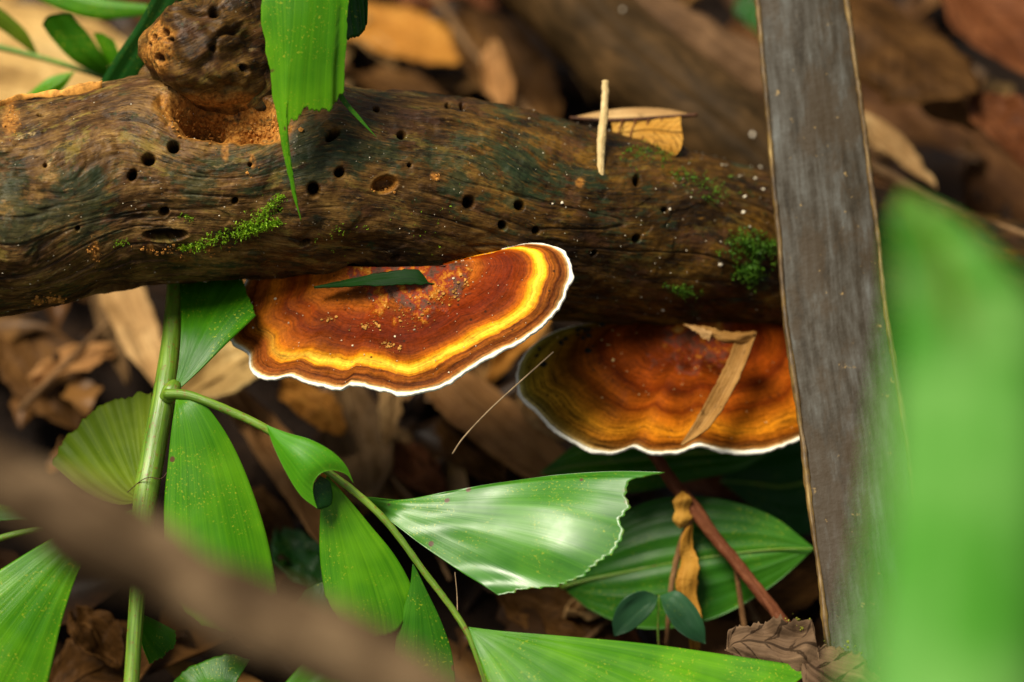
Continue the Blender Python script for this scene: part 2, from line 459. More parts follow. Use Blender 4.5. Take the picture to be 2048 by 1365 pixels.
D_SALMON = dead_leaf_mat('dead_salmon', (0.14, 0.058, 0.018), (0.28, 0.135, 0.045), (0.42, 0.22, 0.085), 0.5, 0)
D_DRY = dead_leaf_mat('dead_dry_veined', (0.26, 0.10, 0.012), (0.50, 0.24, 0.035), (0.68, 0.40, 0.09), 0.5, 9, 0.35, vein_dark=0.8)
D_CRUMP = dead_leaf_mat('dead_crumpled', (0.055, 0.032, 0.018), (0.13, 0.08, 0.045), (0.24, 0.15, 0.08), 0.6, 4, vein_dark=0.8)

# dark litter nobody could count
LIT_V, LIT_F, LIT_U = [], [], []
off = 0
rr = np.random.default_rng(21)
for k in range(2600):
    cx, cy = rr.uniform(-34, 34), rr.uniform(22, 108)
    ang = rr.uniform(0, 6.28); ln = rr.uniform(1.2, 6.5) if k < 950 else rr.uniform(0.3, 1.6); wd = ln * (rr.uniform(0.08, 0.30) if k < 950 else rr.uniform(0.06, 0.5))
    v = np.linspace(0, 1, 9); u = np.linspace(-1, 1, 5)
    ww = wd * np.sin(np.pi * np.clip(v ** rr.uniform(0.6, 1.6) * 0.96 + 0.02, 0, 1)) ** rr.uniform(0.7, 1.8) * rr.uniform(0.65, 1.2, 9) + 0.01
    X = np.broadcast_to(((v - 0.5) * ln)[:, None], (9, 5)); Y = u[None] * ww[:, None]
    Z = rr.uniform(0.0, 1.0 if k < 950 else 1.5) + rr.uniform(0.1, 1.8) * (u ** 2)[None] * (ww / wd)[:, None] * rr.choice([-1, 1]) * wd * 0.6 + rr.normal(0, 0.25) * X + 0.25 * np.sin(v * rr.uniform(2, 7) + rr.uniform(0, 6))[:, None]
    P = np.stack([cx + X * math.cos(ang) - Y * math.sin(ang), cy + X * math.sin(ang) + Y * math.cos(ang), Z + 0.35], -1)
    n = 45
    LIT_V += [P.reshape(-1, 3), P.reshape(-1, 3) - [0, 0, 0.03]]
    f_ = grid_faces(9, 5)
    LIT_F += [f_ + off, f_[:, ::-1] + off + n]
    uv = np.stack(np.broadcast_arrays((u * .5 + .5)[None], v[:, None], rr.random()), -1).reshape(-1, 3)
    LIT_U += [uv, uv]
    off += 2 * n
LITTER = Mat('litter_mixed')
_l = LITTER.attr('luv', True); _x, _y, _z = LITTER.sep(_l)[:3]
_t = LITTER.noise(LITTER.vm('ADD', LITTER.obj(), LITTER.comb(LITTER.ma('MULTIPLY', _z, 60), 0, 0)), 0.6, 5, 0.6)
_c = LITTER.ramp(_z, [(0.0, (0.016, 0.007, 0.002)), (0.4, (0.048, 0.021, 0.006)), (0.65, (0.095, 0.040, 0.011)), (0.80, (0.18, 0.082, 0.020)), (0.92, (0.32, 0.16, 0.045)), (1.0, (0.46, 0.29, 0.11))])
_c = LITTER.mix(LITTER.step(_t, 0.35, 0.65), LITTER.mix(0.75, _c, (0.01, 0.006, 0.004)), _c)
LITTER = LITTER.out(_c, 0.45, LITTER.bump(_t, 0.5, 0.1), 0.15, 0.08)
tag(mk('leaf_litter', np.concatenate(LIT_V), np.concatenate(LIT_F), LITTER, None, {'luv': np.concatenate(LIT_U)}),
    'mass of small dark rotting leaves on the forest floor', None, None, 'stuff')


def ground_leaf(name, a, b, width, mat, label, cat='dead leaf', group='dead leaves on the forest floor', h=0.6, hb=None, curl=0.25, blunt=0.7, bend=0.0, wave=0.25):
    """a dead leaf lying on the litter, from pixel a to pixel b, width in cm"""
    SEED[0] += 1; s_ = SEED[0]
    A, B = at_z(*a, h), at_z(*b, hb if hb is not None else h)
    nv, nu = 41, 17
    v = np.linspace(0, 1, nv); u = np.linspace(-1, 1, nu)
    d = B - A; ln = np.linalg.norm(d); t = d / ln; sdir = np.cross([0, 0, 1.0], t); sdir /= np.linalg.norm(sdir); up = np.cross(t, sdir)
    prof = np.maximum(np.sin(np.pi * (0.02 + 0.96 * v)), 0) ** blunt * width / 2 * (1 + 0.14 * n1(v * 5, s_) + 0.16 * n1(v * 19, s_ + 1)) * (1 - 0.35 * np.clip(v - 0.55, 0, 1))
    C = A + d * v[:, None] + sdir * (bend * np.sin(np.pi * v))[:, None]
    q = np.stack(np.broadcast_arrays(u[None] * 1.2, v[:, None] * 3, s_ * 2.1), -1)
    P = C[:, None] + sdir * (u[None] * prof[:, None])[..., None] + up * (curl * u[None] ** 2 * prof[:, None] + wave * 1.5 * fbm(q, 3, s_) + 0.10 * fbm(q * 3.5, 2, s_ + 2))[..., None]
    luv = np.stack(np.broadcast_arrays(u[None] * .5 + .5, v[:, None], (s_ * 0.618) % 1), -1)
    o = thing(name, A, label, cat, group)
    bl_ = sheet('blade', P, mat, o, 0.04, {'luv': luv})
    mid = P[:, nu // 2] + up * 0.015
    tube('midrib', mid[::5], np.linspace(0.06, 0.02, len(mid[::5])), mat, bl_, 24, 6)
    return o


def rod(name, pts, rad, mat, label, cat, group=None, n=60, m=16, rough=0.0, seed=0, flat=1.0, part='shaft', freq=1.5):
    o = thing(name, pts[0], label, cat, group)
    return o, tube(part, pts, rad, mat, o, n, m, rough, seed, flat, freq=freq)

# ------------------------------------------------------------------ the rotting branch
LOG_KEYS = np.array([(-700, 445, 62.3, 2.78), (-300, 432, 63.0, 2.74), (0, 416, 63.5, 2.68), (300, 372, 64.0, 2.52), (700, 362, 64.6, 2.46),
                     (1050, 432, 66.0, 2.57), (1250, 464, 67.0, 2.46), (1500, 498, 68.6, 2.22), (1800, 545, 71.0, 2.12), (2300, 650, 76.5, 2.08)], float)
ax = np.array([np.append(at(k[0], k[1], k[2]), k[3]) for k in LOG_KEYS])
fine = catmull(ax, 4000)
fx = project(fine[:, :3])[0]
cols = np.concatenate([np.linspace(-700, -60, 60, endpoint=False), np.linspace(-60, 1330, 860, endpoint=False), np.linspace(1330, 1800, 200, endpoint=False), np.linspace(1800, 2290, 50)])
AX = np.stack([np.interp(cols, fx, fine[:, j]) for j in range(4)], -1)
LC, LR = AX[:, :3], AX[:, 3]
LT = np.gradient(LC, axis=0); LT /= np.linalg.norm(LT, axis=1, keepdims=True)
e1 = -FWD[None] + LT * (LT @ FWD)[:, None]; e1 /= np.linalg.norm(e1, axis=1, keepdims=True)
e2 = np.cross(LT, e1)
if e2[:, 2].mean() < 0: e2 = -e2
phi = np.radians(np.concatenate([np.linspace(-104, 104, 400), np.linspace(104, 256, 50)[1:-1]]))
nU, nPh = len(cols), len(phi)
DIR = np.cos(phi)[None, :, None] * e1[:, None] + np.sin(phi)[None, :, None] * e2[:, None]
LL = np.concatenate([[0], np.cumsum(np.linalg.norm(np.diff(LC, axis=0), axis=1))])
base = LC[:, None] + DIR * LR[:, None, None]
PX, PY, PD = project(base.reshape(-1, 3)); PX = PX.reshape(nU, nPh); PY = PY.reshape(nU, nPh)
front = (np.cos(phi) > -0.15)[None] & np.ones((nU, 1), bool)


def bell(px, py, rx, ry, rot=0.0):
    c, s = math.cos(math.radians(rot)), math.sin(math.radians(rot))
    dx, dy = PX - px, PY - py
    a = (dx * c + dy * s) / rx; b = (-dx * s + dy * c) / ry
    return np.where(front, a * a + b * b, 99.0)


# grain coordinates, bent round the stub and the old eyes in the wood
gu = np.broadcast_to(LL[:, None], (nU, nPh)).copy(); gw = (phi[None] * LR[:, None]).copy()
gw += 0.75 * np.exp(-bell(440, 250, 150, 130)) - 0.55 * np.exp(-bell(250, 230, 120, 110)) - 0.4 * np.exp(-bell(640, 230, 110, 120))
gw += 0.50 * np.exp(-bell(150, 400, 130, 70)) - 0.55 * np.exp(-bell(270, 480, 140, 60)) + 0.35 * np.exp(-bell(40, 500, 90, 60))
gw += 0.30 * np.exp(-bell(680, 470, 120, 50)) - 0.3 * np.exp(-bell(960, 300, 160, 80)) + 0.4 * np.exp(-bell(1150, 330, 120, 80)) - 0.5 * np.exp(-bell(1430, 430, 110, 90))
gw += 0.10 * fbm(np.stack([gu * 0.35, gw * 0.7, gu * 0], -1), 2, 31)
G3 = np.stack([gu, gw, np.zeros_like(gu)], -1)

disp = 0.22 * fbm(base * 0.33, 3, 5) + 0.07 * fbm(base * 1.1, 4, 6) + 0.03 * fbm(base * 4.0, 3, 7)
disp += 0.014 * fbm(G3 * np.array([0.7, 5.0, 1]), 3, 8) + 0.007 * fbm(G3 * np.array([1.5, 16.0, 1]), 2, 9)
crack = np.clip(1 - np.abs(fbm(G3 * np.array([0.28, 2.2, 1]), 3, 61)) * 14, 0, 1) * np.clip(fbm(G3 * np.array([0.35, 0.8, 1]), 2, 62) * 3 + 0.1, 0, 1)
disp -= 0.045 * crack
flake = np.clip((fbm(G3 * np.array([0.9, 1.6, 1]), 3, 63) - 0.22) * 14, 0, 1)
disp += 0.030 * flake
disp += 0.25 * np.exp(-bell(430, 165, 120, 70)) + 0.20 * np.exp(-bell(330, 190, 110, 60))
disp -= 0.20 * np.exp(-bell(230, 590, 120, 40)) + 0.10 * np.exp(-bell(300, 430, 140, 30))
disp += 0.32 * np.exp(-bell(50, 500, 120, 90)) + 0.12 * np.exp(-bell(720, 460, 110, 40)) + 0.1 * np.exp(-bell(1440, 560, 60, 60))
frass = np.zeros((nU, nPh)); dark = np.zeros((nU, nPh))
ragged = 0.35 * fbm(base * 2.2, 3, 12)


def dent(px, py, rx, ry, depth, rot=0.0, sharp=4.0, rag=0.25, rim=0.0, fr=0.0):
    global disp, frass, dark
    q = np.sqrt(bell(px, py, rx, ry, rot)) + rag * ragged * 2
    prof = 1 / (1 + np.exp((q - 1) * sharp * 3))
    disp = disp - depth * prof
    dark = np.maximum(dark, prof * (1 - fr))
    if rim: disp = disp + rim * np.exp(-((q - 1.25) / 0.2) ** 2)
    if fr: frass = np.maximum(frass, np.exp(-np.clip(q - 1.0, 0, 9) ** 2 / 0.09) * fr)


# gnawed hollow under the stub
dent(452, 238, 104, 40, 0.75, 6, 2.2, 0.45, 0.05, 1.0)
dent(402, 222, 40, 28, 1.5, 0, 2.5, 0.3)
dent(520, 262, 40, 22, 0.2, 0, 2.0, 0.5, 0, 0.9)
for a in [(297, 317, 14, 14), (347, 292, 12, 12), (265, 350, 9, 13), (329, 427, 11, 10), (628, 380, 12, 14), (680, 345, 9, 10), (665, 270, 20, 9), (805, 268, 8, 9),
          (755, 212, 7, 6), (925, 212, 6, 6), (897, 210, 5, 5), (938, 406, 11, 12), (1040, 412, 10, 11), (1005, 452, 8, 9), (1072, 462, 7, 8), (1275, 360, 7, 11), (1275, 478, 7, 8),
          (155, 457, 5, 5), (78, 225, 6, 4), (470, 403, 6, 7), (610, 485, 11, 5), (790, 515, 9, 5), (500, 330, 4, 4), (560, 420, 5, 4), (1190, 510, 8, 5), (820, 330, 4, 4), (1330, 420, 6, 5), (90, 330, 4, 4)]:
    dent(a[0], a[1], a[2] * .85, a[3] * .88, 0.5, RNG.uniform(-40, 40), 3.2, 0.5, 0.0)
dent(330, 473, 38, 11, 0.40, -3, 4.0, 0.2, 0.03)
dent(770, 370, 22, 15, 0.35, -20, 3.0, 0.35, 0.03, 0.55)
dent(700, 540, 16, 6, 0.25, -8)
for a in [(190, 500, 9, 20, 0.8), (110, 598, 16, 8, 0.9), (75, 600, 10, 8, 0.9), (870, 354, 8, 8, 0.9), (505, 325, 6, 14, 0.8), (450, 300, 8, 22, 0.6), (1160, 365, 8, 9, 0.7), (20, 235, 16, 30, 0.7), (360, 520, 24, 7, 0.5), (300, 500, 8, 10, 0.7), (420, 500, 10, 8, 0.5)]:
    q = np.sqrt(bell(*a[:4])) + 0.9 * ragged
    frass = np.maximum(frass, a[4] / (1 + np.exp((q - 1) * 8)))
P = base + DIR * disp[..., None]
LOGP = P
LOGN = grid_normals(P)
if (LOGN * DIR).sum(-1).mean() < 0: LOGN = -LOGN
tint = np.clip((PX - 250) / 900 + 0.25 * fbm(base * 0.25, 2, 41), 0, 1)          # grey tan wood on the left, ochre further along
wet = np.clip(0.5 + 0.9 * fbm(base * 0.45, 3, 42), 0, 1)
# algae: greenest along the middle of the branch
alg = np.clip(0.30 * np.exp(-bell(430, 350, 200, 90)) + 0.32 * np.exp(-bell(80, 430, 160, 80)) + 0.30 * np.exp(-bell(640, 250, 160, 90)) + 0.30 * np.exp(-bell(980, 350, 300, 80)) + 0.28 + 0.55 * fbm(base * 0.8, 4, 43), 0, 1)

s = Mat('rotten_wood')
gr = s.attr('gr', True)
wob = s.vm('MULTIPLY', s.vm('SUBTRACT', s.n('ShaderNodeTexNoise', None, {'Vector': s.obj(), 'Scale': 1.1, 'Detail': 3}).outputs[1], (0.5, 0.5, 0.5)), (0.0, 0.14, 0.0))
gv = s.vm('ADD', gr, wob)
sa = s.noise(s.vm('MULTIPLY', gv, (0.30, 4.5, 1)), 1, 6, 0.62, 0.4)
sb = s.noise(s.vm('MULTIPLY', gv, (1.0, 20.0, 1)), 1, 4, 0.6, 0.3)
hf = s.noise(s.vm('MULTIPLY', gv, (3.0, 46.0, 1)), 1, 3, 0.6)
bl = s.noise(s.vm('MULTIPLY', gv, (0.42, 0.75, 1)), 1, 7, 0.62)
bl2 = s.noise(s.vm('MULTIPLY', gv, (1.3, 2.6, 1)), 1, 6, 0.68)
mixv = s.ma('ADD', s.ma('ADD', s.ma('MULTIPLY', sa, 0.10), s.ma('MULTIPLY', sb, 0.12)), s.ma('ADD', s.ma('MULTIPLY', bl, 0.36), s.ma('ADD', s.ma('MULTIPLY', hf, 0.12), s.ma('MULTIPLY', bl2, 0.30))))
tanw = s.ramp(mixv, [(0.40, (0.010, 0.005, 0.001)), (0.455, (0.038, 0.017, 0.004)), (0.495, (0.090, 0.043, 0.011)), (0.545, (0.185, 0.099, 0.026)), (0.615, (0.40, 0.24, 0.066))])
ochw = s.ramp(mixv, [(0.41, (0.005, 0.002, 0.001)), (0.47, (0.020, 0.009, 0.001)), (0.52, (0.058, 0.026, 0.003)), (0.60, (0.16, 0.076, 0.009))])
c = s.mix(s.attr('tint'), tanw, ochw)
red = s.step(s.noise(s.vm('MULTIPLY', gv, (0.8, 1.4, 1)), 1.0, 7, 0.7), 0.53, 0.60)
c = s.mix(s.ma('MULTIPLY', red, 0.5), c, s.mix(sb, (0.025, 0.009, 0.004), (0.12, 0.050, 0.022)))
yel = s.ma('MULTIPLY', s.step(s.noise(s.vm('ADD', s.vm('MULTIPLY', gv, (0.7, 1.6, 1)), (7.0, 3.0, 0)), 1.0, 8, 0.72), 0.55, 0.62), s.ma('SUBTRACT', 1.0, s.ma('MULTIPLY', s.attr('tint'), 0.6)))
c = s.mix(s.ma('MULTIPLY', yel, 0.6), c, s.mix(hf, (0.07, 0.05, 0.006), (0.34, 0.25, 0.05)))
am = s.ma('MULTIPLY', s.step(s.ma('ADD', s.ma('MULTIPLY', s.attr('alg'), 0.55), s.ma('MULTIPLY', s.noise(s.vm('MULTIPLY', gv, (1.4, 2.8, 1)), 1, 9, 0.74), 1.1)), 0.80, 0.93), 0.72)
c = s.mix(am, c, s.mix(sb, (0.003, 0.010, 0.005), (0.028, 0.055, 0.022)))
blk = s.step(s.noise(s.vm('MULTIPLY', gv, (0.7, 2.4, 1)), 1, 9, 0.76), 0.55, 0.61)
c = s.mix(s.ma('MULTIPLY', blk, 0.75), c, (0.007, 0.007, 0.004))
pale = s.ma('MULTIPLY', s.step(s.noise(s.vm('MULTIPLY', gv, (1.0, 2.2, 1)), 0.9, 7, 0.74), 0.62, 0.70), s.ma('SUBTRACT', 1.0, s.attr('tint')))
c = s.mix(s.ma('MULTIPLY', pale, 0.85), c, (0.42, 0.29, 0.12))
dash = s.step(s.noise(s.vm('MULTIPLY', gv, (2.6, 15.0, 1)), 1, 5, 0.7), 0.57, 0.62)
c = s.mix(s.ma('MULTIPLY', dash, 0.5), c, (0.008, 0.006, 0.003))
lite = s.step(s.noise(s.vm('ADD', s.vm('MULTIPLY', gv, (2.2, 13.0, 1)), (3.0, 9.0, 0)), 1, 5, 0.7), 0.60, 0.66)
c = s.mix(s.ma('MULTIPLY', lite, 0.5), c, s.mix(s.attr('tint'), (0.34, 0.21, 0.075), (0.20, 0.095, 0.014)))
mo = s.step(s.noise(s.obj(), 3.4, 6, 0.75), 0.60, 0.64)
c = s.mix(s.ma('MULTIPLY', mo, 0.6), c, (0.012, 0.030, 0.008))
fr = s.ma('MULTIPLY', s.attr('frass'), s.step(s.noise(s.obj(), 5, 4, 0.6), 0.30, 0.52))
c = s.mix(fr, c, s.ramp(s.noise(s.obj(), 11, 4, 0.65), [(0.33, (0.13, 0.042, 0.006)), (0.5, (0.38, 0.15, 0.022)), (0.7, (0.60, 0.29, 0.06))]))
c = s.mix(s.attr('hole'), c, (0.012, 0.008, 0.005))  # depth shade inside holes and cracks, painted as a dark colour
dots = s.ma('MULTIPLY', s.ma('SUBTRACT', 1.0, s.step(s.vor(s.obj(), 3.2), 0.06, 0.10)), s.step(s.noise(s.obj(), 0.8, 2), 0.45, 0.6))
c = s.mix(s.ma('MULTIPLY', dots, 0.35), c, (0.40, 0.32, 0.20))
rg = s.ma('ADD', 0.16, s.ma('MULTIPLY', s.noise(s.obj(), 1.6, 5, 0.65), 0.55))
rg = s.ma('MAXIMUM', rg, s.ma('MULTIPLY', fr, 0.9))
hgt = s.ma('ADD', s.ma('ADD', s.ma('MULTIPLY', sa, 0.35), s.ma('ADD', s.ma('MULTIPLY', sb, 0.6), s.ma('MULTIPLY', hf, 0.4))), s.ma('MULTIPLY', s.noise(s.obj(), 9, 5, 0.65), 0.5))
WOOD = s.out(c, rg, s.bump(s.ma('SUBTRACT', hgt, s.ma('MULTIPLY', dash, 0.5)), 0.6, 0.045), 0.14)

branch = thing('fallen_branch', LC[len(LC) // 2], 'thick rotting fallen branch with beetle holes and a knobbly broken stub', 'branch')
P_ = np.concatenate([LOGP.reshape(-1, 3), LC[:1], LC[-1:]])
i = np.arange(nPh); j = (i + 1) % nPh
FF = [grid_faces(nU, nPh, True), np.stack([j, i, np.full(nPh, nU * nPh)], -1), np.stack([i + (nU - 1) * nPh, j + (nU - 1) * nPh, np.full(nPh, nU * nPh + 1)], -1)]
pad = lambda a: np.concatenate([a.reshape(-1), [0, 0]])
mk('wood', P_, FF, WOOD, branch, {'gr': np.concatenate([G3.reshape(-1, 3), np.zeros((2, 3))]), 'tint': pad(tint), 'alg': pad(alg), 'frass': pad(frass), 'hole': pad(np.clip(np.maximum(dark * 1.2 - 0.2, crack * 0.5), 0, 1))})

fmask = (np.cos(phi) > 0.02)
FPX, FPY = project(LOGP[:, fmask].reshape(-1, 3))[:2]; FP = LOGP[:, fmask].reshape(-1, 3); FN = LOGN[:, fmask].reshape(-1, 3)


def on_log(px, py):
    k = int(np.argmin((FPX - px) ** 2 + (FPY - py) ** 2)); return FP[k], FN[k]


def lump(name, c, ex, ey, ez, amp, mat, parent, seed, nv=120, nu=160, frf=None, hole=(), freq=0.9, alg_=0.3, tnt=0.1):
    """knobbly rounded body; ex, ey, ez are its half axes in cm along right, up and towards the lens"""
    th = np.linspace(0.001, np.pi - 0.001, nv); ph = np.linspace(0, 2 * np.pi, nu, endpoint=False)
    D = np.stack(np.broadcast_arrays(np.sin(th)[:, None] * np.cos(ph)[None], np.cos(th)[:, None], np.sin(th)[:, None] * np.sin(ph)[None]), -1)
    loc = D * np.array([ex, ey, ez])
    Pw = c + loc[..., :1] * RGT + loc[..., 1:2] * UPV - loc[..., 2:] * FWD
    r = 1 + amp * fbm(Pw * freq, 4, seed) + 0.07 * fbm(Pw * 1.9, 3, seed + 5) - 0.10 * np.clip(1 - np.abs(fbm(Pw * 0.9, 2, seed + 15)) * 9, 0, 1) * np.clip(fbm(Pw * 0.7, 2, seed + 16) * 3, 0, 1)
    pp = project(Pw.reshape(-1, 3)); px, py = pp[0].reshape(nv, nu), pp[1].reshape(nv, nu)
    fa = np.zeros((nv, nu)); ha = np.zeros((nv, nu)); facing = D[..., 2] > 0
    for (hx, hy, hr, dp) in hole:
        q = np.where(facing, np.sqrt((px - hx) ** 2 + (py - hy) ** 2) / hr, 9)
        q = q + 0.35 * fbm(Pw * 3, 2, seed + 3)
        m_ = 1 / (1 + np.exp((q - 1) * 12)); r = r - dp / max(ex, ey) * m_; ha = np.maximum(ha, m_)
    for (hx, hy, rx, ry, a) in (frf or ()):
        q = np.where(facing, np.sqrt(((px - hx) / rx) ** 2 + ((py - hy) / ry) ** 2), 9) + 0.5 * fbm(Pw * 2.5, 3, seed + 4)
        fa = np.maximum(fa, a / (1 + np.exp((q - 1) * 8)))
    Pw = c + (Pw - c) * r[..., None]
    V = Pw.reshape(-1, 3); wv = 0.8 * fbm(Pw * 0.35, 2, seed + 8); g_ = np.stack([Pw @ (RGT * 0.8 + UPV * 0.6) * 1.2 + wv, Pw @ (UPV * 0.8 - RGT * 0.6) * 0.7 + wv, Pw[..., 0] * 0 + seed], -1).reshape(-1, 3)
    one = np.ones(len(V))
    return mk(name, V, grid_faces(nv, nu, True)[:, ::-1], mat, parent, {'gr': g_, 'tint': one * tnt, 'alg': one * alg_, 'frass': fa.reshape(-1), 'hole': ha.reshape(-1)})


stub = lump('branch_stub', at(420, 98, 62.9), 1.62, 1.46, 1.5, 0.40, WOOD, branch, 77, freq=0.62,
            frf=[(318, 95, 30, 50, 0.9), (330, 70, 28, 18, 0.8), (410, 195, 60, 14, 0.8), (470, 190, 30, 12, 0.8)],
            hole=[(331, 66, 7, 0.35), (312, 76, 5, 0.3), (325, 116, 7, 0.3), (304, 90, 4, 0.2), (425, 98, 7, 0.2), (492, 140, 8, 0.3), (430, 18, 10, 0.35), (338, 185, 10, 0.4), (346, 80, 5, .2)], alg_=0.30, tnt=0.6)
lump('burl', at(515, 190, 63.1), 0.62, 0.78, 0.9, 0.5, WOOD, branch, 91, 80, 100, freq=1.0, frf=[(540, 260, 30, 14, 0.7)], alg_=0.35, tnt=0.2)
lump('root_collar', at(420, 150, 64.6), 1.75, 0.95, 1.3, 0.22, WOOD, branch, 95, 80, 120, alg_=0.3, tnt=0.1)
# torn strip of pale wood along the upper edge
top_l = catmull(np.array([on_log(x, y)[0] for x, y in ((-30, 225), (60, 200), (130, 192), (205, 176))]), 40)
u = np.linspace(-1, 1, 7)
Pst = top_l[:, None] + UPV * ((u * 0.19)[None, :, None] * (0.6 + 0.7 * n1(np.linspace(0, 9, 40), 3)[:, None, None])) - FWD * (0.02 + 0.02 * (1 - u ** 2))[None, :, None]
sheet('torn_strip', Pst + UPV * 0.08, plain('torn_wood', (0.55, 0.25, 0.05), 0.6, 0.6, 5), branch, 0.05)
# frass crumbs round the hollow and the holes
pts, sz = [], []
for (cx, cy, rx, ry, n, z0, z1) in [(450, 262, 100, 16, 150, .02, .06), (540, 258, 30, 18, 60, .02, .07), (440, 200, 60, 10, 60, .02, .06), (365, 230, 18, 30, 50, .02, .05), (350, 500, 60, 10, 50, .02, .05), (190, 505, 12, 22, 40, .02, .05),
                                (95, 600, 30, 10, 36, .03, .07), (500, 325, 10, 25, 20, .02, .04), (20, 240, 20, 30, 40, .02, .05), (420, 500, 40, 10, 26, .02, .04), (430, 285, 20, 20, 24, .02, .04), (770, 380, 20, 10, 20, .02, .05), (870, 354, 6, 6, 10, .02, .05)]:
    for _ in range(n):
        p, nn = on_log(RNG.normal(cx, rx * .6), RNG.normal(cy, ry * .6)); pts.append(p + nn * 0.004); sz.append(z0 * 0.5 + (z1 - z0 * 0.5) * RNG.random() ** 2.5)
FRASS = plain('frass_orange', (0.42, 0.18, 0.035), 0.8, 0.6, 6)
tag(crumbs('frass', pts, sz, FRASS, branch, 4), 'orange crumbly frass round the holes', None, None, 'stuff')
pts, sz = [], []
for _ in range(260):
    p, nn = on_log(RNG.uniform(0, 1540), RNG.uniform(200, 640)); pts.append(p + nn * 0.006); sz.append(RNG.choice([0.010, 0.014, 0.02], p=[.6, .3, .1]))
for (x, y, r_) in [(1123, 405, .035), (700, 545, .05), (1340, 418, .035), (1485, 425, .05), (1490, 395, .04), (1510, 358, .04), (1440, 530, .05), (1105, 408, .025), (1530, 280, .04), (1525, 380, .04), (1500, 455, .03), (1325, 620, .03)]:
    p, nn = on_log(x, y); pts.append(p + nn * 0.02); sz.append(r_)
tag(crumbs('pale_grain', pts, sz, plain('grain_pale', (0.62, 0.54, 0.40), 0.7, 0.3), branch, 5), 'tiny pale grains scattered on the wood', None, None, 'stuff')

# ------------------------------------------------------------------ moss on the branch
MOSS = Mat('moss_green')
_c = MOSS.ramp(MOSS.attr('rnd'), [(0, (0.09, 0.22, 0.004)), (0.5, (0.22, 0.44, 0.008)), (1, (0.40, 0.62, 0.02))])
MOSS = MOSS.out(_c, 0.55, None, 0.3, 0.3)
MOSS2 = Mat('moss_deep')
_c = MOSS2.ramp(MOSS2.attr('rnd'), [(0, (0.02, 0.07, 0.004)), (0.5, (0.06, 0.17, 0.006)), (1, (0.13, 0.28, 0.012))])
MOSS2 = MOSS2.out(_c, 0.6, None, 0.3, 0.25)


def moss(paths, n, ln, mat, label, seed):
    """leafy shoots spread round the given px paths (x, y, spread)"""
    r = np.random.default_rng(seed); V, F, A = [], [], []
    tot = 0
    for k in range(n):
        path = paths[r.integers(len(paths))]
        t = r.random() * (len(path) - 1); a = int(t); f_ = t - a
        q = np.array(path[a]) * (1 - f_) + np.array(path[min(a + 1, len(path) - 1)]) * f_
        p, nn = on_log(q[0] + r.normal() * q[2] * (1 + 1.2 * r.random() ** 3), q[1] + r.normal() * q[2] * 0.6 * (1 + 1.2 * r.random() ** 3))
        shoot = nn * 0.9 + np.array([0, 0, 0.5]) + r.normal(0, 0.55, 3); shoot /= np.linalg.norm(shoot)
        L = ln * r.uniform(0.5, 1.4); rv = r.random()
        for m_ in range(5):
            b = p + shoot * L * m_ / 5
            d = shoot * 0.5 + r.normal(0, 0.8, 3); d /= np.linalg.norm(d)
            sdr = np.cross(d, r.normal(0, 1, 3)); sdr /= np.linalg.norm(sdr) + 1e-9
            l2 = L * 0.6; w2 = L * 0.10
            V += [b, b + d * l2 * .5 + sdr * w2, b + d * l2, b + d * l2 * .5 - sdr * w2]
            F.append((tot, tot + 1, tot + 2, tot + 3)); A += [rv * 0.7 + 0.3 * m_ / 5] * 4; tot += 4
    o = mk('moss', np.array(V), np.array(F), mat, None, {'rnd': np.array(A)}, smooth=False)
    return tag(o, label, None, None, 'stuff')


moss([[(362, 497, 4), (400, 490, 6), (440, 476, 8), (480, 458, 9), (520, 440, 9), (545, 415, 6), (562, 390, 3)], [(480, 470, 5), (520, 455, 5), (555, 445, 4)]], 900, 0.095, MOSS, 'bright green moss strip climbing diagonally across the near wood', 1)
moss([[(365, 432, 5), (385, 438, 4)], [(230, 490, 5), (250, 485, 4)], [(640, 470, 14), (690, 455, 10)], [(735, 545, 20), (690, 560, 10)], [(830, 450, 60)]], 130, 0.06, MOSS, 'scattered bright moss tufts dotted over the middle of the branch', 2)
moss([[(1475, 480, 14), (1505, 500, 18), (1525, 490, 12)], [(1500, 530, 10), (1500, 560, 8)]], 520, 0.14, MOSS2, 'rounded deep green moss cushion beside the grey strip', 3)
moss([[(1260, 305, 10), (1300, 300, 12), (1340, 320, 10)], [(1340, 345, 10), (1400, 365, 14), (1440, 400, 10)], [(1345, 575, 8), (1380, 590, 8)]], 330, 0.10, MOSS2, 'thin dark moss on the crest below the veined dry leaf', 4)

# ------------------------------------------------------------------ bracket fungi


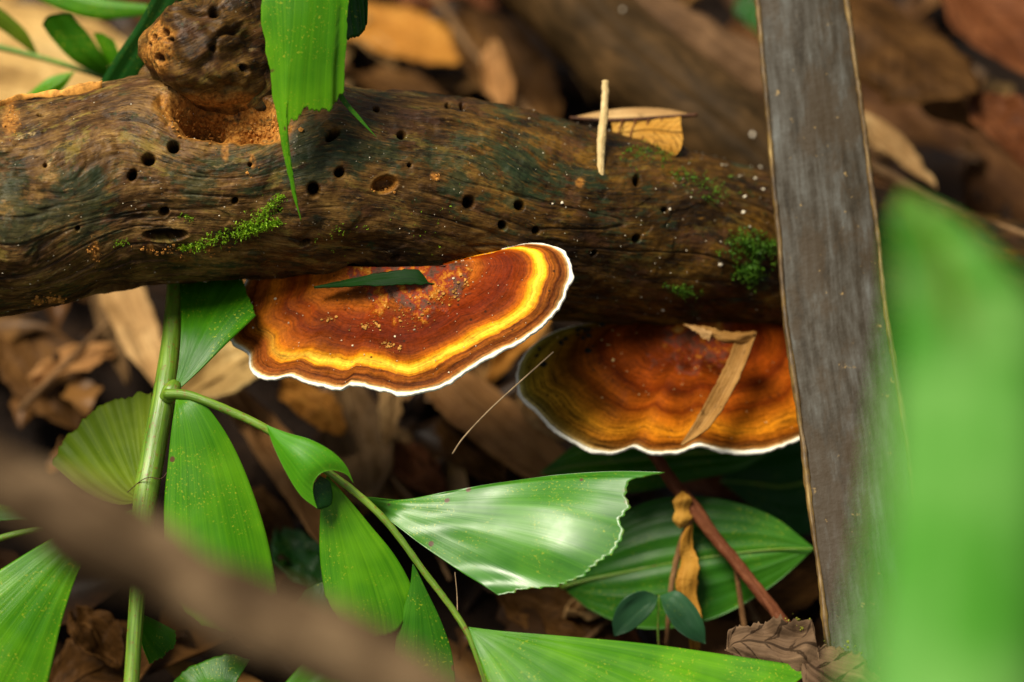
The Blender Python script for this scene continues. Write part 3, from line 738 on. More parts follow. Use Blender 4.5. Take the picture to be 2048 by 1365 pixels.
def cap_material(name, right, left, crust, lines=1.0, split=(0.60, 0.90)):
    s = Mat(name)
    sv, tv = s.attr('cs'), s.attr('ct')
    low = s.noise(s.comb(s.ma('MULTIPLY', tv, 9), s.ma('MULTIPLY', sv, 2.0)), 1, 3, 0.55)
    mid = s.noise(s.obj(), 1.6, 5, 0.6)
    sdv = s.ma('ADD', sv, s.ma('ADD', s.ma('MULTIPLY', s.ma('SUBTRACT', low, 0.5), 0.11), s.ma('MULTIPLY', s.ma('SUBTRACT', mid, 0.5), 0.035)))
    edge = s.step(sv, 0.9, 0.97)                      # keep the outermost zones parallel to the rim
    sdv = s.ma('ADD', s.ma('MULTIPLY', sdv, s.ma('SUBTRACT', 1, edge)), s.ma('MULTIPLY', sv, edge))
    c = s.mix(s.step(tv, *split), s.ramp(sdv, right), s.ramp(sdv, left))
    fine_ = s.noise(s.comb(s.ma('MULTIPLY', sdv, 62), s.ma('MULTIPLY', tv, 14)), 1, 5, 0.68)
    c = s.mix(s.ma('ADD', 0.55 * lines, s.ma('MULTIPLY', s.step(sv, 0.74, 0.86), 0.35 * lines)), c, s.ramp(fine_, [(0.34, 0.22), (0.5, 0.95), (0.64, 1.4)]), 'MULTIPLY')
    rad = s.noise(s.comb(s.ma('MULTIPLY', sdv, 5), s.ma('MULTIPLY', tv, 130)), 1, 3, 0.6)
    c = s.mix(0.35, c, s.ramp(rad, [(0.3, 0.6), (0.7, 1.25)]), 'MULTIPLY')
    blot = s.noise(s.obj(), 0.9, 5, 0.62)
    c = s.mix(0.55, c, s.ramp(blot, [(0.36, 0.38), (0.5, 0.95), (0.62, 1.35)]), 'MULTIPLY')
    # weathered crust near the attachment
    cr = s.ma('MULTIPLY', s.step(s.ma('SUBTRACT', s.ma('ADD', s.ma('SUBTRACT', 0.47, s.ma('MULTIPLY', s.ma('ABSOLUTE', s.ma('SUBTRACT', tv, 0.48)), 0.8)), s.ma('MULTIPLY', s.ma('SUBTRACT', s.noise(s.obj(), 1.9, 6, 0.65), 0.5), 0.9)), sv), 0.0, 0.12), crust)
    cc = s.ramp(s.noise(s.obj(), 2.6, 6, 0.68), [(0.34, (0.035, 0.014, 0.008)), (0.45, (0.11, 0.05, 0.03)), (0.52, (0.22, 0.025, 0.008)), (0.60, (0.42, 0.14, 0.010)), (0.68, (0.60, 0.34, 0.08))])
    spk = s.noise(s.obj(), 14, 4, 0.7)
    c = s.mix(0.5, c, s.ramp(spk, [(0.35, 0.55), (0.5, 1.0), (0.66, 1.35)]), 'MULTIPLY')
    c = s.mix(cr, c, cc)
    dirt = s.ma('SUBTRACT', 1, s.step(s.vor(s.obj(), 2.1), 0.05, 0.09))
    c = s.mix(s.ma('MULTIPLY', dirt, 0.8), c, (0.02, 0.01, 0.005))
    h = s.ma('ADD', s.ma('MULTIPLY', fine_, 0.3), s.ma('ADD', s.ma('MULTIPLY', s.noise(s.obj(), 7, 5, 0.6), 0.6), s.ma('MULTIPLY', cr, 0.8)))
    return s.out(c, s.ma('ADD', 0.30, s.ma('MULTIPLY', mid, 0.35)), s.bump(h, 0.7, 0.05), 0.03)


RIGHT1 = [(0.0, (0.05, 0.018, 0.010)), (0.22, (0.16, 0.04, 0.008)), (0.30, (0.32, 0.075, 0.004)), (0.38, (0.19, 0.025, 0.0005)), (0.54, (0.125, 0.013, 0.0002)), (0.66, (0.17, 0.026, 0.001)), (0.715, (0.40, 0.095, 0.002)),
          (0.74, (0.76, 0.30, 0.006)), (0.78, (0.95, 0.57, 0.04)), (0.818, (0.78, 0.29, 0.006)), (0.84, (0.17, 0.040, 0.003)), (0.875, (0.26, 0.070, 0.006)), (0.905, (0.075, 0.016, 0.002)), (0.94, (0.20, 0.055, 0.006)), (0.955, (0.30, 0.12, 0.02)), (0.968, (0.62, 0.45, 0.22)), (1.0, (0.75, 0.66, 0.45))]
LEFT1 = [(0.0, (0.24, 0.07, 0.008)), (0.25, (0.30, 0.075, 0.004)), (0.38, (0.32, 0.080, 0.004)), (0.44, (0.16, 0.026, 0.001)), (0.50, (0.24, 0.048, 0.002)), (0.55, (0.13, 0.020, 0.001)), (0.63, (0.28, 0.062, 0.003)), (0.69, (0.36, 0.095, 0.004)), (0.735, (0.32, 0.085, 0.003)),
         (0.78, (0.19, 0.042, 0.003)), (0.83, (0.24, 0.055, 0.004)), (0.875, (0.12, 0.024, 0.002)), (0.92, (0.22, 0.055, 0.005)), (0.955, (0.30, 0.12, 0.025)), (0.968, (0.62, 0.45, 0.22)), (1.0, (0.75, 0.66, 0.45))]
RIGHT2 = [(0.0, (0.06, 0.015, 0.004)), (0.25, (0.20, 0.030, 0.002)), (0.38, (0.09, 0.012, 0.001)), (0.47, (0.24, 0.042, 0.002)), (0.55, (0.11, 0.015, 0.001)), (0.63, (0.30, 0.062, 0.003)), (0.69, (0.15, 0.024, 0.001)), (0.76, (0.40, 0.105, 0.004)), (0.84, (0.50, 0.17, 0.006)), (0.89, (0.36, 0.10, 0.004)), (0.925, (0.11, 0.026, 0.002)), (0.955, (0.22, 0.08, 0.012)), (0.97, (0.6, 0.45, 0.22)), (1.0, (0.7, 0.6, 0.4))]
LEFT2 = [(0.0, (0.07, 0.022, 0.004)), (0.3, (0.11, 0.020, 0.002)), (0.46, (0.17, 0.030, 0.002)), (0.54, (0.07, 0.012, 0.001)), (0.62, (0.19, 0.050, 0.003)), (0.68, (0.10, 0.028, 0.002)), (0.76, (0.22, 0.095, 0.006)), (0.85, (0.25, 0.16, 0.012)), (0.93, (0.20, 0.15, 0.014)), (0.965, (0.32, 0.28, 0.07)), (1.0, (0.46, 0.42, 0.18))]
CAP1 = cap_material('cap_zoned', RIGHT1, LEFT1, 1.0)
CAP2 = cap_material('cap_red', RIGHT2, LEFT2, 0.8, 1.15, (0.56, 0.84))
MARGIN = plain('cap_margin', (0.82, 0.78, 0.66), 0.8, 0.12, 14, spec=0.1)
PORE = plain('pore_cream', (0.55, 0.44, 0.27), 0.8, 0.2, 12)


def bracket(name, label, centre, rim, f, capmat, scallop, seed, thick=0.15, drop=0.15, rise=0.35, c_right=None, c_left=None):
    C0 = f(*centre); Rm = catmull(np.array([f(*p) for p in rim]), 760)
    t = np.linspace(0, 1, 760)
    ex = RGT; nrm = np.cross(f(centre[0] + 100, centre[1]) - C0, f(centre[0], centre[1] - 100) - C0); nrm /= np.linalg.norm(nrm)
    if nrm[2] < 0: nrm = -nrm
    sm = t * t * (3 - 2 * t)
    CC = f(*(c_right or centre))[None] * (1 - sm)[:, None] + f(*(c_left or centre))[None] * sm[:, None]
    rv = Rm - CC; RL = np.linalg.norm(rv, axis=1)
    Rm = CC + rv * (1 + scallop * (n1(t * 34, seed, 3) + 0.9 * n1(t * 95, seed + 20, 3)) / RL * 1.0)[:, None]
    rv = Rm - CC
    undul = 0.10 * n1(t * 13, seed + 2, 2)

    def surf(sv, ti):
        h = rise * (1 - sv) ** 2 - drop * sv ** 3 + undul[ti] * sv ** 2 + 0.010 * np.sin(sv * 46 + 2 * n1(t * 6, seed + 4)[ti]) * np.clip(sv * 1.3 - 0.3, 0, 1)
        p = CC[ti] + rv[ti] * sv[..., None]
        h = h + 0.05 * fbm(p * 1.1, 3, seed + 6) + 0.07 * np.clip(0.5 - sv, 0, 1) * fbm(p * 2.6, 3, seed + 7)
        return p + nrm * h[..., None]
    o = thing(name, C0, label, 'fungus', 'bracket fungi on the fallen branch')
    ti = np.arange(760)[None]
    S = np.linspace(0.01, 0.972, 190)[:, None] * np.ones((1, 760)); TI = ti * np.ones((190, 1), int)
    Pt = surf(S, TI)
    A = {'cs': S.reshape(-1), 'ct': np.broadcast_to(t[None], S.shape).reshape(-1)}
    Fg = grid_faces(190, 760)
    flip = np.cross(Pt[100, 301] - Pt[100, 300], Pt[101, 300] - Pt[100, 300]) @ nrm < 0
    cap_ = mk('cap', Pt.reshape(-1, 3), Fg[:, ::-1] if flip else Fg, capmat, o, A)
    # white growing margin, a rounded lip
    a = np.linspace(0.50 * np.pi, -0.62 * np.pi, 16)
    edge = surf(np.full((1, 760), 0.972), ti)[0]
    out = rv / np.linalg.norm(rv, axis=1, keepdims=True)
    wdt = 0.080 * (1 + 0.9 * n1(t * 55, seed + 8, 4)) * np.clip(t * 12 - 0.1, 0.15, 1)
    Pm = edge[None] + out[None] * (np.cos(a)[:, None] * wdt[None])[..., None] * 1.0 + nrm * ((np.sin(a) - 1)[:, None] * (thick / 2) * np.ones((1, 760)) + 0.03 * np.cos(a)[:, None])[..., None]
    Fm = grid_faces(16, 760)
    mk('white_margin', Pm.reshape(-1, 3), Fm[:, ::-1] if flip else Fm, MARGIN, o)
    # pore surface below
    S2 = np.linspace(0.955, 0.01, 30)[:, None] * np.ones((1, 760))
    Pb = surf(S2, ti * np.ones((30, 1), int)) - nrm * (thick + 0.9 * (1 - S2) ** 1.4)[..., None]
    Pb = np.concatenate([Pm[-1:], Pb]); Fb = grid_faces(31, 760)
    mk('pore_surface', Pb.reshape(-1, 3), Fb[:, ::-1] if flip else Fb, PORE, o)
    return cap_, surf, C0, nrm


def plane3(a, b, c):
    A, B, C = at(*a), at(*b), at(*c)
    n = np.cross(B - A, C - A); n /= np.linalg.norm(n)

    def f(px, py):
        ray = FWD + RGT * ((px - 1024.0) * K) + UPV * ((682.5 - py) * K)
        return CAM + ray * (((A - CAM) @ n) / (ray @ n))
    return f


RIM1 = [(880, 520), (940, 506), (985, 497), (1018, 491), (1045, 484), (1078, 482), (1115, 490), (1140, 515), (1145, 545), (1136, 572), (1128, 598), (1105, 628), (1068, 662), (1030, 688), (985, 708), (950, 730), (925, 748), (885, 772), (845, 783), (800, 790), (765, 781), (735, 773), (700, 766),
        (680, 776), (640, 772), (605, 764), (575, 752), (540, 758), (510, 750), (493, 735), (490, 710), (478, 696), (458, 686), (450, 662), (462, 630), (470, 600), (480, 570), (495, 545), (540, 520)]
f1 = plane3((490, 560, 64.3), (1040, 490, 63.15), (800, 790, 62.2))
fun1, surf1, c1, nrm1 = bracket('bracket_fungus', 'sharp zoned bracket fungus with bright yellow band and white rim, in the middle', (800, 535), RIM1, f1, CAP1, 0.035, 51, c_right=(895, 543), c_left=(720, 545))
RIM2 = [(1540, 560), (1600, 585), (1670, 640), (1715, 720), (1700, 800), (1650, 852), (1600, 878), (1555, 895), (1500, 903), (1455, 899), (1420, 892), (1398, 888), (1370, 900), (1330, 906), (1295, 905), (1268, 893), (1245, 900), (1215, 907), (1180, 902), (1150, 886), (1112, 862),
        (1085, 836), (1062, 812), (1038, 790), (1028, 752), (1036, 718), (1058, 688), (1095, 664), (1140, 650), (1200, 640), (1260, 625)]
f2 = plane3((1100, 655, 66.4), (1580, 640, 67.9), (1350, 905, 64.9))
fun2, surf2, c2, nrm2 = bracket('bracket_fungus', 'softly blurred rusty bracket fungus with olive left lobe, beside the grey strip', (1395, 640), RIM2, f2, CAP2, 0.03, 63)


def on_cap(surf, sv, tv):
    return surf(np.array([[sv]]), np.array([[int(tv * 759)]]))[0, 0]


pts, sz = [], []
for _ in range(110):
    pts.append(on_cap(surf1, RNG.uniform(0.2, 0.95), RNG.uniform(0.08, 0.92)) + nrm1 * 0.008); sz.append(RNG.choice([0.010, 0.016, 0.028], p=[.6, .3, .1]))
tag(crumbs('pale_grain', pts, sz, plain('grain_cream', (0.60, 0.50, 0.33), 0.6, 0.4), fun1, 6), 'tiny cream grains on the cap', None, None, 'stuff')
pts, sz = [], []
for (s0, t0, n, spread) in [(0.34, 0.40, 60, .03), (0.40, 0.50, 50, .04), (0.48, 0.62, 36, .02), (0.63, 0.57, 46, .014), (0.46, 0.74, 24, .010), (0.30, 0.30, 30, .03)]:
    for _ in range(n):
        pts.append(on_cap(surf1, np.clip(RNG.normal(s0, spread * 1.3), .05, .95), np.clip(RNG.normal(t0, spread), .05, .95)) + nrm1 * 0.015); sz.append(.008 + .045 * RNG.random() ** 4)
tag(crumbs('crust_flake', pts, sz, plain('flake_ochre', (0.34, 0.16, 0.03), 0.7, 0.6, 5), fun1, 7, 0.35), 'ochre crust flakes near the attachment', None, None, 'stuff')
pts, sz = [], []
for _ in range(60):
    pts.append(on_cap(surf2, RNG.uniform(0.2, 0.93), RNG.uniform(0.2, 0.9)) + nrm2 * 0.012); sz.append(RNG.choice([0.015, 0.022, 0.04], p=[.6, .3, .1]))
tag(crumbs('crust_flake', pts, sz, plain('flake_pale', (0.50, 0.33, 0.13), 0.6, 0.5), fun2, 8), 'pale crumbs on the cap', None, None, 'stuff')
pts, sz = [], []
for (s0, t0) in [(.72, .86), (.80, .84), (.66, .84), (.85, .80), (.70, .90), (.9, .83), (.78, .88), (.6, .8)]:
    for _ in range(3):
        pts.append(on_cap(surf2, s0 + RNG.normal(0, .012), t0 + RNG.normal(0, .006)) + nrm2 * 0.01); sz.append(RNG.uniform(.04, .09))
tag(crumbs('dark_speck', pts, sz, plain('speck_black', (0.012, 0.012, 0.008), 0.8), fun2, 9), 'black specks on the olive lobe', None, None, 'stuff')

# ------------------------------------------------------------------ the fishtail palm in front
palm = thing('palm_sapling', at(262, 1500, 61.0), 'fishtail palm sapling with upright green stem and wedge leaflets below the branch', 'palm')
stem_k = [(362, 430, 67.6), (357, 500, 66.2), (351, 570, 64.9), (341, 690, 63.7), (326, 800, 62.8), (308, 900, 62.4), (291, 1000, 62.0), (276, 1180, 61.7), (263, 1365, 61.3), (255, 1560, 60.8), (246, 1900, 59.6)]
tube('stem', [at(*k) for k in stem_k], [.20, .20, .22, .24, .28, .30, .30, .20, .19, .20, .24], STEM_G, palm, 90, 20, 0.012, 3)
tube('stem_node', [at(352, 768, 62.75), at(342, 785, 62.55), at(330, 800, 62.6)], [.14, .24, .16], STEM_G, palm, 20, 16, 0.02, 5)
rach = [(332, 788, 62.35), (372, 790, 62.1), (420, 806, 61.9), (480, 832, 61.8), (535, 860, 61.7), (600, 905, 61.7), (660, 947, 61.8), (720, 993, 61.8), (780, 1052, 61.7), (850, 1146, 61.6), (910, 1226, 61.5), (942, 1282, 61.4), (975, 1380, 61.3), (990, 1460, 61.2)]
tube('rachis', [at(*k) for k in rach], [.13, .12, .11, .105, .10, .095, .095, .09, .085, .08, .08, .075, .07, .06], STEM_G, palm, 120, 14, 0.012, 8)
# wedge going up under the branch
leaf('leaflet', [(348, 786, 62.6), (358, 720, 63.0), (362, 650, 63.5), (360, 590, 64.3), (362, 520, 65.6)], [(349, 786, 62.6), (395, 745, 62.7), (450, 690, 62.9), (512, 630, 63.2)], G_MID, palm,
     E=[(430, 520, 65.5), (480, 548, 64.9), (492, 580, 64.2), (505, 612, 63.6)], pleat=4, pamp=.03, bulge=.12, jag=.06)
# broad leaflet below the node
leaf('leaflet', [(352, 797, 62.2), (344, 850, 62.0), (337, 915, 61.9), (328, 1020, 61.7), (334, 1170, 61.4)], [(354, 797, 62.2), (395, 798, 62.0), (440, 848, 61.9), (480, 920, 61.9), (518, 1020, 61.8), (540, 1100, 61.7), (556, 1190, 61.6)], G_BRIGHT, palm,
     E=[(390, 1240, 61.3), (470, 1265, 61.3)], pleat=5, pamp=.016, bulge=.28, jag=.1)
# small folded bright leaflet
leaf('leaflet', [(532, 850, 61.65), (575, 866, 61.4), (622, 880, 61.2), (665, 904, 61.15), (692, 932, 61.2), (707, 966, 61.35)], [(534, 856, 61.65), (548, 895, 61.4), (572, 945, 61.2), (602, 992, 61.1), (634, 1017, 61.1)], G_LIME, palm,
     E=[(694, 950, 61.3), (668, 942, 61.2), (645, 948, 61.1), (630, 968, 61.1), (628, 990, 61.1)], pleat=2, pamp=.03, bulge=.18)
leaf('leaflet', [(630, 966, 61.2), (626, 990, 61.2), (636, 1018, 61.2)], [(640, 952, 61.5), (660, 965, 61.5), (663, 1008, 61.5), (640, 1020, 61.3)], G_DARK, palm, nu=15, nv=25, bulge=.03)
# hanging leaflet with pale specks
leaf('leaflet', [(652, 953, 61.9), (643, 1000, 61.9), (639, 1060, 61.9), (640, 1120, 61.9), (650, 1195, 61.8)], [(656, 953, 61.9), (690, 990, 61.9), (740, 1050, 61.9), (790, 1112, 61.9), (824, 1175, 61.9), (832, 1215, 61.9)], G_BRIGHT, palm,
     E=[(700, 1260, 61.7), (780, 1270, 61.8)], pleat=4, pamp=.016, bulge=.15, jag=.08)
# the big glossy leaflet
fq = plane(1000, 1060, 61.7, -0.0028, -0.0056)
leaf('leaflet', [(724, 993, 61.75), (800, 999), (900, 982), (1000, 964), (1120, 948), (1220, 942), (1330, 947)], [(727, 995, 61.75), (765, 1030), (830, 1080), (900, 1128), (960, 1168), (996, 1190)], G_GLOSS, palm,
     E=[(1290, 957), (1262, 964), (1254, 988), (1262, 1010), (1243, 1045), (1248, 1068), (1226, 1108), (1190, 1140), (1140, 1166), (1090, 1176), (1040, 1180)], f=fq, nu=121, nv=81, pleat=4, pamp=.012, bulge=.22, jag=.12, jagf=34, wave=.42, grow=1.6)
# narrow leaflet behind the axis
leaf('leaflet', [(825, 1128, 61.75), (820, 1170, 61.8), (806, 1220, 61.8), (792, 1280, 61.8), (790, 1330, 61.7)], [(828, 1130, 61.75), (852, 1180, 61.7), (880, 1238, 61.7), (902, 1300, 61.7), (912, 1370, 61.6)], G_MID, palm, E=[(830, 1400, 61.6), (880, 1410, 61.6)], pleat=3, pamp=.025, bulge=.1)
# long lowest leaflet
fq = plane(1200, 1300, 61.2, 0.0004, -0.006)
leaf('leaflet', [(936, 1254, 61.45), (1000, 1262), (1150, 1274), (1300, 1288), (1450, 1308), (1632, 1336)], [(938, 1258, 61.45), (952, 1300), (975, 1365), (1010, 1450)], G_BRIGHT, palm,
     E=[(1600, 1362), (1520, 1410), (1400, 1460), (1200, 1490)], f=fq, nu=91, nv=81, pleat=6, pamp=.016, bulge=.15, jag=.08, wave=.08)
# ribbed older leaflet to the left of the stem
leaf('leaflet', [(284, 1003, 62.9), (235, 1010, 63.3), (170, 985, 63.8), (102, 928, 64.3)], [(288, 998, 62.9), (292, 940, 63.3), (300, 860, 63.9), (303, 785, 64.4)], G_OLIVE, palm,
     E=[(118, 893, 64.4), (165, 848, 64.4), (212, 812, 64.4), (262, 790, 64.4)], pleat=8, pamp=.045, bulge=.12, jag=.14, jagf=22)
# lower left leaflet
leaf('leaflet', [(284, 1010, 61.9), (190, 1050, 61.6), (112, 1074, 61.4), (0, 1140, 61.1), (-90, 1200, 60.9)], [(286, 1014, 61.9), (205, 1085, 61.6), (168, 1122, 61.4), (130, 1222, 61.1), (96, 1368, 60.8), (80, 1430, 60.7)], G_BRIGHT, palm,
     E=[(-100, 1330, 60.7), (-20, 1430, 60.6)], pleat=5, pamp=.016, bulge=.25)
# lower leaflets near the foot of the stem
leaf('leaflet', [(276, 1225, 61.8), (310, 1240, 62.6), (352, 1262, 63.0)], [(274, 1240, 61.8), (285, 1290, 62.4), (300, 1330, 62.8)], G_MID, palm, E=[(350, 1290, 63.1), (330, 1312, 63.0)], pleat=3, pamp=.03, jag=.08)

# small green leaf and stalk at the left border
sh = thing('young_shoot', at(-40, 1095, 63.4), 'thin green shoot with narrow leaf at the left border above the near stick', 'plant')
tube('stalk', [at(-60, 1100, 63.5), at(10, 1074, 63.2), at(70, 1060, 63.0), at(130, 1050, 62.9)], [.09, .09, .08, .05], STEM_G, sh, 30, 10)
leaf('blade', [(130, 1050, 62.9), (60, 1040, 63.0), (0, 1042, 63.2), (-70, 1050, 63.4)], [(130, 1048, 62.9), (60, 1022, 63.2), (0, 1008, 63.5), (-70, 1006, 63.7)], G_MID, sh, nu=15, nv=31, bulge=.06)

# leaves at the lower border, behind the near stick
for (nm, L, R, E, m, lab) in [
    ('palm_leaflet', [(420, 1420, 62.6), (380, 1380, 62.7), (345, 1365, 62.9)], [(450, 1420, 62.6), (470, 1370, 62.5), (500, 1318, 62.8)], [(370, 1340, 62.9), (420, 1318, 62.9), (460, 1308, 62.9)], G_MID, 'pale glossy leaf end poking up at the lower border beneath the near stick'),
    ('palm_leaflet', [(500, 1450, 62.0), (540, 1400, 62.0), (600, 1330, 62.2)], [(560, 1480, 62.0), (680, 1420, 62.0), (790, 1380, 62.2)], [(660, 1318, 62.3), (730, 1335, 62.3)], G_LIME, 'yellow green leaf at the lower border right below the near stick'),
    ('palm_leaflet', [(560, 1300, 63.8), (580, 1230, 63.8), (610, 1180, 63.9)], [(740, 1300, 63.6), (730, 1240, 63.7), (705, 1180, 63.9)], [(640, 1162, 64.0), (680, 1162, 64.0)], G_DARK, 'dark rounded leaf end behind the pale specked hanging leaflet')]:
    o = thing(nm, at(*L[0]), lab, 'leaf'); leaf('blade', L, R, m, o, E=E, nu=31, nv=31, pleat=3, pamp=.03, bulge=.08, jag=.04)

# ------------------------------------------------------------------ palm frond hanging in from above
up = thing('palm_frond', at(560, -260, 61.5), 'fishtail palm frond hanging over the branch from above, long pointed tip', 'palm')
tube('rachis', [at(300, -230, 63.6), at(430, -210, 62.8), at(600, -215, 61.6), at(760, -200, 61.6)], [.12, .11, .1, .08], STEM_G, up, 40, 12)
leaf('leaflet', [(585, -212, 61.4), (540, -100, 61.2), (522, 0, 61.0), (533, 100, 61.0), (547, 200, 61.1), (562, 290, 61.2), (582, 375, 61.3), (601, 441, 61.4)],
     [(610, -212, 61.4), (680, -120, 61.2), (697, -20, 61.1), (694, 60, 61.1), (690, 130, 61.2), (688, 195, 61.3)], G_SUNNY, up,
     E=[(592, 395, 61.35), (583, 340, 61.3), (574, 290, 61.25), (573, 262, 61.2), (590, 244, 61.2), (622, 224, 61.2), (645, 228, 61.25), (663, 220, 61.25), (672, 200, 61.3)], nu=121, nv=101, pleat=5, pamp=.016, bulge=.22, jag=.20, jagf=40, edge_jag=.10, grow=1.3)
leaf('leaflet', [(606, -212, 61.7), (640, 60, 61.6), (672, 186, 61.6), (712, 236, 61.65), (755, 277, 61.7)], [(616, -212, 61.7), (652, 60, 61.6), (684, 184, 61.6), (722, 236, 61.65), (755, 277, 61.7)], G_MID, up, nu=9, nv=41, thick=.04)
leaf('leaflet', [(690, -205, 61.7), (680, -80, 62.4), (682, 20, 62.9), (690, 80, 63.2)], [(710, -203, 61.7), (728, -80, 62.4), (734, 0, 62.9), (733, 45, 63.1)], G_DARK, up, E=[(708, 76, 63.2), (728, 64, 63.2)], pleat=3, pamp=.06, jag=.06, nu=41, nv=41)
leaf('leaflet', [(430, -210, 63.2), (440, -100, 64.0), (455, -20, 64.6), (490, 40, 65.2)], [(450, -210, 63.2), (510, -100, 64.0), (545, 10, 64.6), (548, 72, 65.2)], G_MID, up, E=[(510, 62, 65.2), (530, 72, 65.2)], pleat=3, pamp=.05, jag=.05, nu=41, nv=41)
leaf('leaflet', [(380, -215, 63.4), (330, -60, 64.4), (280, 40, 65.2), (232, 112, 65.8), (190, 185, 66.4), (150, 280, 67)], [(410, -215, 63.4), (440, -60, 64.4), (400, 60, 65.2), (350, 150, 65.9), (290, 250, 66.6), (200, 310, 67.1)], G_DARK, up, pleat=4, pamp=.05, bulge=.15)

# blurred frond at the upper left
ul = thing('palm_frond', at(-60, 80, 70), 'blurred small palm frond at the upper left, behind the branch', 'palm')
tube('rachis', [at(-80, 78, 70.5), at(40, 105, 70), at(130, 130, 69.8), at(230, 165, 69.6), at(300, 200, 69.5)], [.10, .09, .08, .07, .06], STEM_G, ul, 40, 10)
for (L, R, E, m) in [
    ([(225, 162, 69.6), (150, 125, 69.2), (105, 80, 69.0), (84, 50, 68.8)], [(230, 160, 69.6), (205, 110, 69.2), (170, 60, 69.0), (140, 30, 68.8)], [(95, 32, 68.8), (120, 26, 68.8)], G_MID),
    ([(75, 115, 69.9), (30, 80, 69.8), (-40, 30, 69.8)], [(78, 112, 69.9), (50, 60, 69.8), (-20, 0, 69.8)], None, G_OLIVE),
    ([(236, 165, 69.6), (205, 110, 69.4), (186, 66, 69.3)], [(240, 165, 69.6), (245, 130, 69.4), (228, 80, 69.3)], [(205, 66, 69.3)], G_BRIGHT),
    ([(30, 215, 69.0), (60, 185, 68.8), (100, 155, 68.7), (150, 143, 68.7)], [(40, 225, 69.0), (90, 205, 68.8), (125, 180, 68.7), (150, 143, 68.7)], None, G_BRIGHT),
    ([(60, -10, 70.5), (120, 20, 70.3), (200, 40, 70.2), (300, 30, 70.2)], [(60, -40, 70.5), (140, -20, 70.3), (220, 0, 70.2), (300, 10, 70.2)], None, G_BRIGHT)]:
    leaf('leaflet', L, R, m, ul, E=E, nu=21, nv=31, bulge=.08, pleat=2, pamp=.02)

# ------------------------------------------------------------------ dark leaf shard on the cap
G_SHARD = green_leaf('leaf_dark_shadowed', (0.002, 0.012, 0.002), (0.004, 0.024, 0.002), (0.008, 0.042, 0.003), 0.5, 20, 0.05, 0.0, 0.0, spec=0.08)  # dark green with the branch's shadow put into the colour, hence near black
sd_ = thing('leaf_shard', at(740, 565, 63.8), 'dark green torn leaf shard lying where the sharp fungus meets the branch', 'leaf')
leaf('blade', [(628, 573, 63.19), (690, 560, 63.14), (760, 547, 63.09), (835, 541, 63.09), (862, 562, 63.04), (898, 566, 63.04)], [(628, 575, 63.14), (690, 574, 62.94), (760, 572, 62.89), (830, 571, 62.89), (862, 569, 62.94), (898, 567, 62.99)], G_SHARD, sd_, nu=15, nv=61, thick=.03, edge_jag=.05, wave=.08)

# ------------------------------------------------------------------ dry leaf and twig on the crest
dl = thing('dry_leaf', at(1280, 300, 66.75), 'curled orange dry leaf with dark veins perched on the crest of the branch', 'dead leaf')
lam = leaf('lamina', [(1222, 240, 66.55), (1260, 238, 66.55), (1310, 236, 66.55), (1362, 234, 66.55)], [(1228, 292, 66.15), (1262, 298, 66.05), (1310, 292, 65.95), (1348, 312, 65.85)], D_DRY, dl, E=[(1362, 255, 66.25), (1366, 285, 65.95), (1358, 305, 65.85)], nu=41, nv=41, bulge=.1, wave=.15, edge_jag=.06)
leaf('lamina', [(1150, 236, 66.75), (1220, 240, 66.65), (1300, 237, 66.65), (1388, 232, 66.65)], [(1150, 234, 66.75), (1195, 224, 67.15), (1260, 216, 67.35), (1330, 218, 67.35), (1388, 230, 66.75)], D_TAN, dl, nu=21, nv=41, bulge=.06)
tube('midrib', [at(1140, 236, 66.65), at(1220, 241, 66.50), at(1310, 237, 66.50), at(1395, 230, 66.50)], [.04, .055, .06, .05], plain('midrib_dark', (0.06, 0.025, 0.012), 0.5), dl, 40, 8)
for k in range(5):
    x0 = 1236 + k * 26
    tube('vein', [at(x0 + 10, 238, 66.43), at(x0, 268, 66.15), at(x0 - 8, 291, 65.93)], [.025, .02, .012], plain('vein_dark%d' % k, (0.10, 0.035, 0.012), 0.5), lam, 12, 6)
tw = tube('twig', [at(1211, 163, 65.15), at(1209, 215, 64.95), at(1203, 280, 64.65), at(1201, 330, 64.45), at(1200, 368, 64.30)], [.09, .10, .115, .095, .10], wood_mat('straw', (0.32, 0.20, 0.07), (0.50, 0.36, 0.16), (0.66, 0.52, 0.28), 0.5, 0.6, 9), None, 50, 14, 0.03, 4)
tag(tw, 'short pale straw stick leaning upright against the branch', 'twig')
SLIV = plain('sliver_tan', (0.40, 0.26, 0.10), 0.6, 0.4)
tw2 = tube('splinter', [at(1075, 236, 65.75), at(1120, 252, 65.45), at(1170, 268, 65.35), at(1198, 285, 65.15)], [.03, .05, .06, .03], SLIV, None, 40, 8, 0.01, 2)
tag(tw2, 'thin tan wood splinter lying on the crest left of the straw stick', 'splinter')

# ------------------------------------------------------------------ bent dry blade on the blurred fungus
bs = thing('dry_grass', at(1500, 668, 65.85), 'folded tan grass blade lying across the blurred rusty fungus', 'dead leaf')
BL = dead_leaf_mat('blade_tan', (0.08, 0.036, 0.009), (0.22, 0.105, 0.026), (0.38, 0.21, 0.065), 0.5, 0)
leaf('blade_fold', [(1478, 662, 65.70), (1455, 720, 65.30), (1425, 780, 64.95), (1392, 840, 64.60), (1362, 890, 64.30)], [(1512, 664, 65.65), (1490, 725, 65.25), (1462, 785, 64.90), (1420, 852, 64.55), (1364, 890, 64.30)], BL, bs, nu=13, nv=61, bulge=-.10, thick=.04, wave=.10, edge_jag=.05)
leaf('blade_fold', [(1510, 660, 65.70), (1460, 664, 65.70), (1415, 655, 65.65), (1366, 648, 65.75)], [(1508, 680, 65.55), (1470, 688, 65.55), (1440, 682, 65.50), (1366, 652, 65.75)], BL, bs, nu=13, nv=41, bulge=.10, thick=.04, wave=.14, edge_jag=.07)
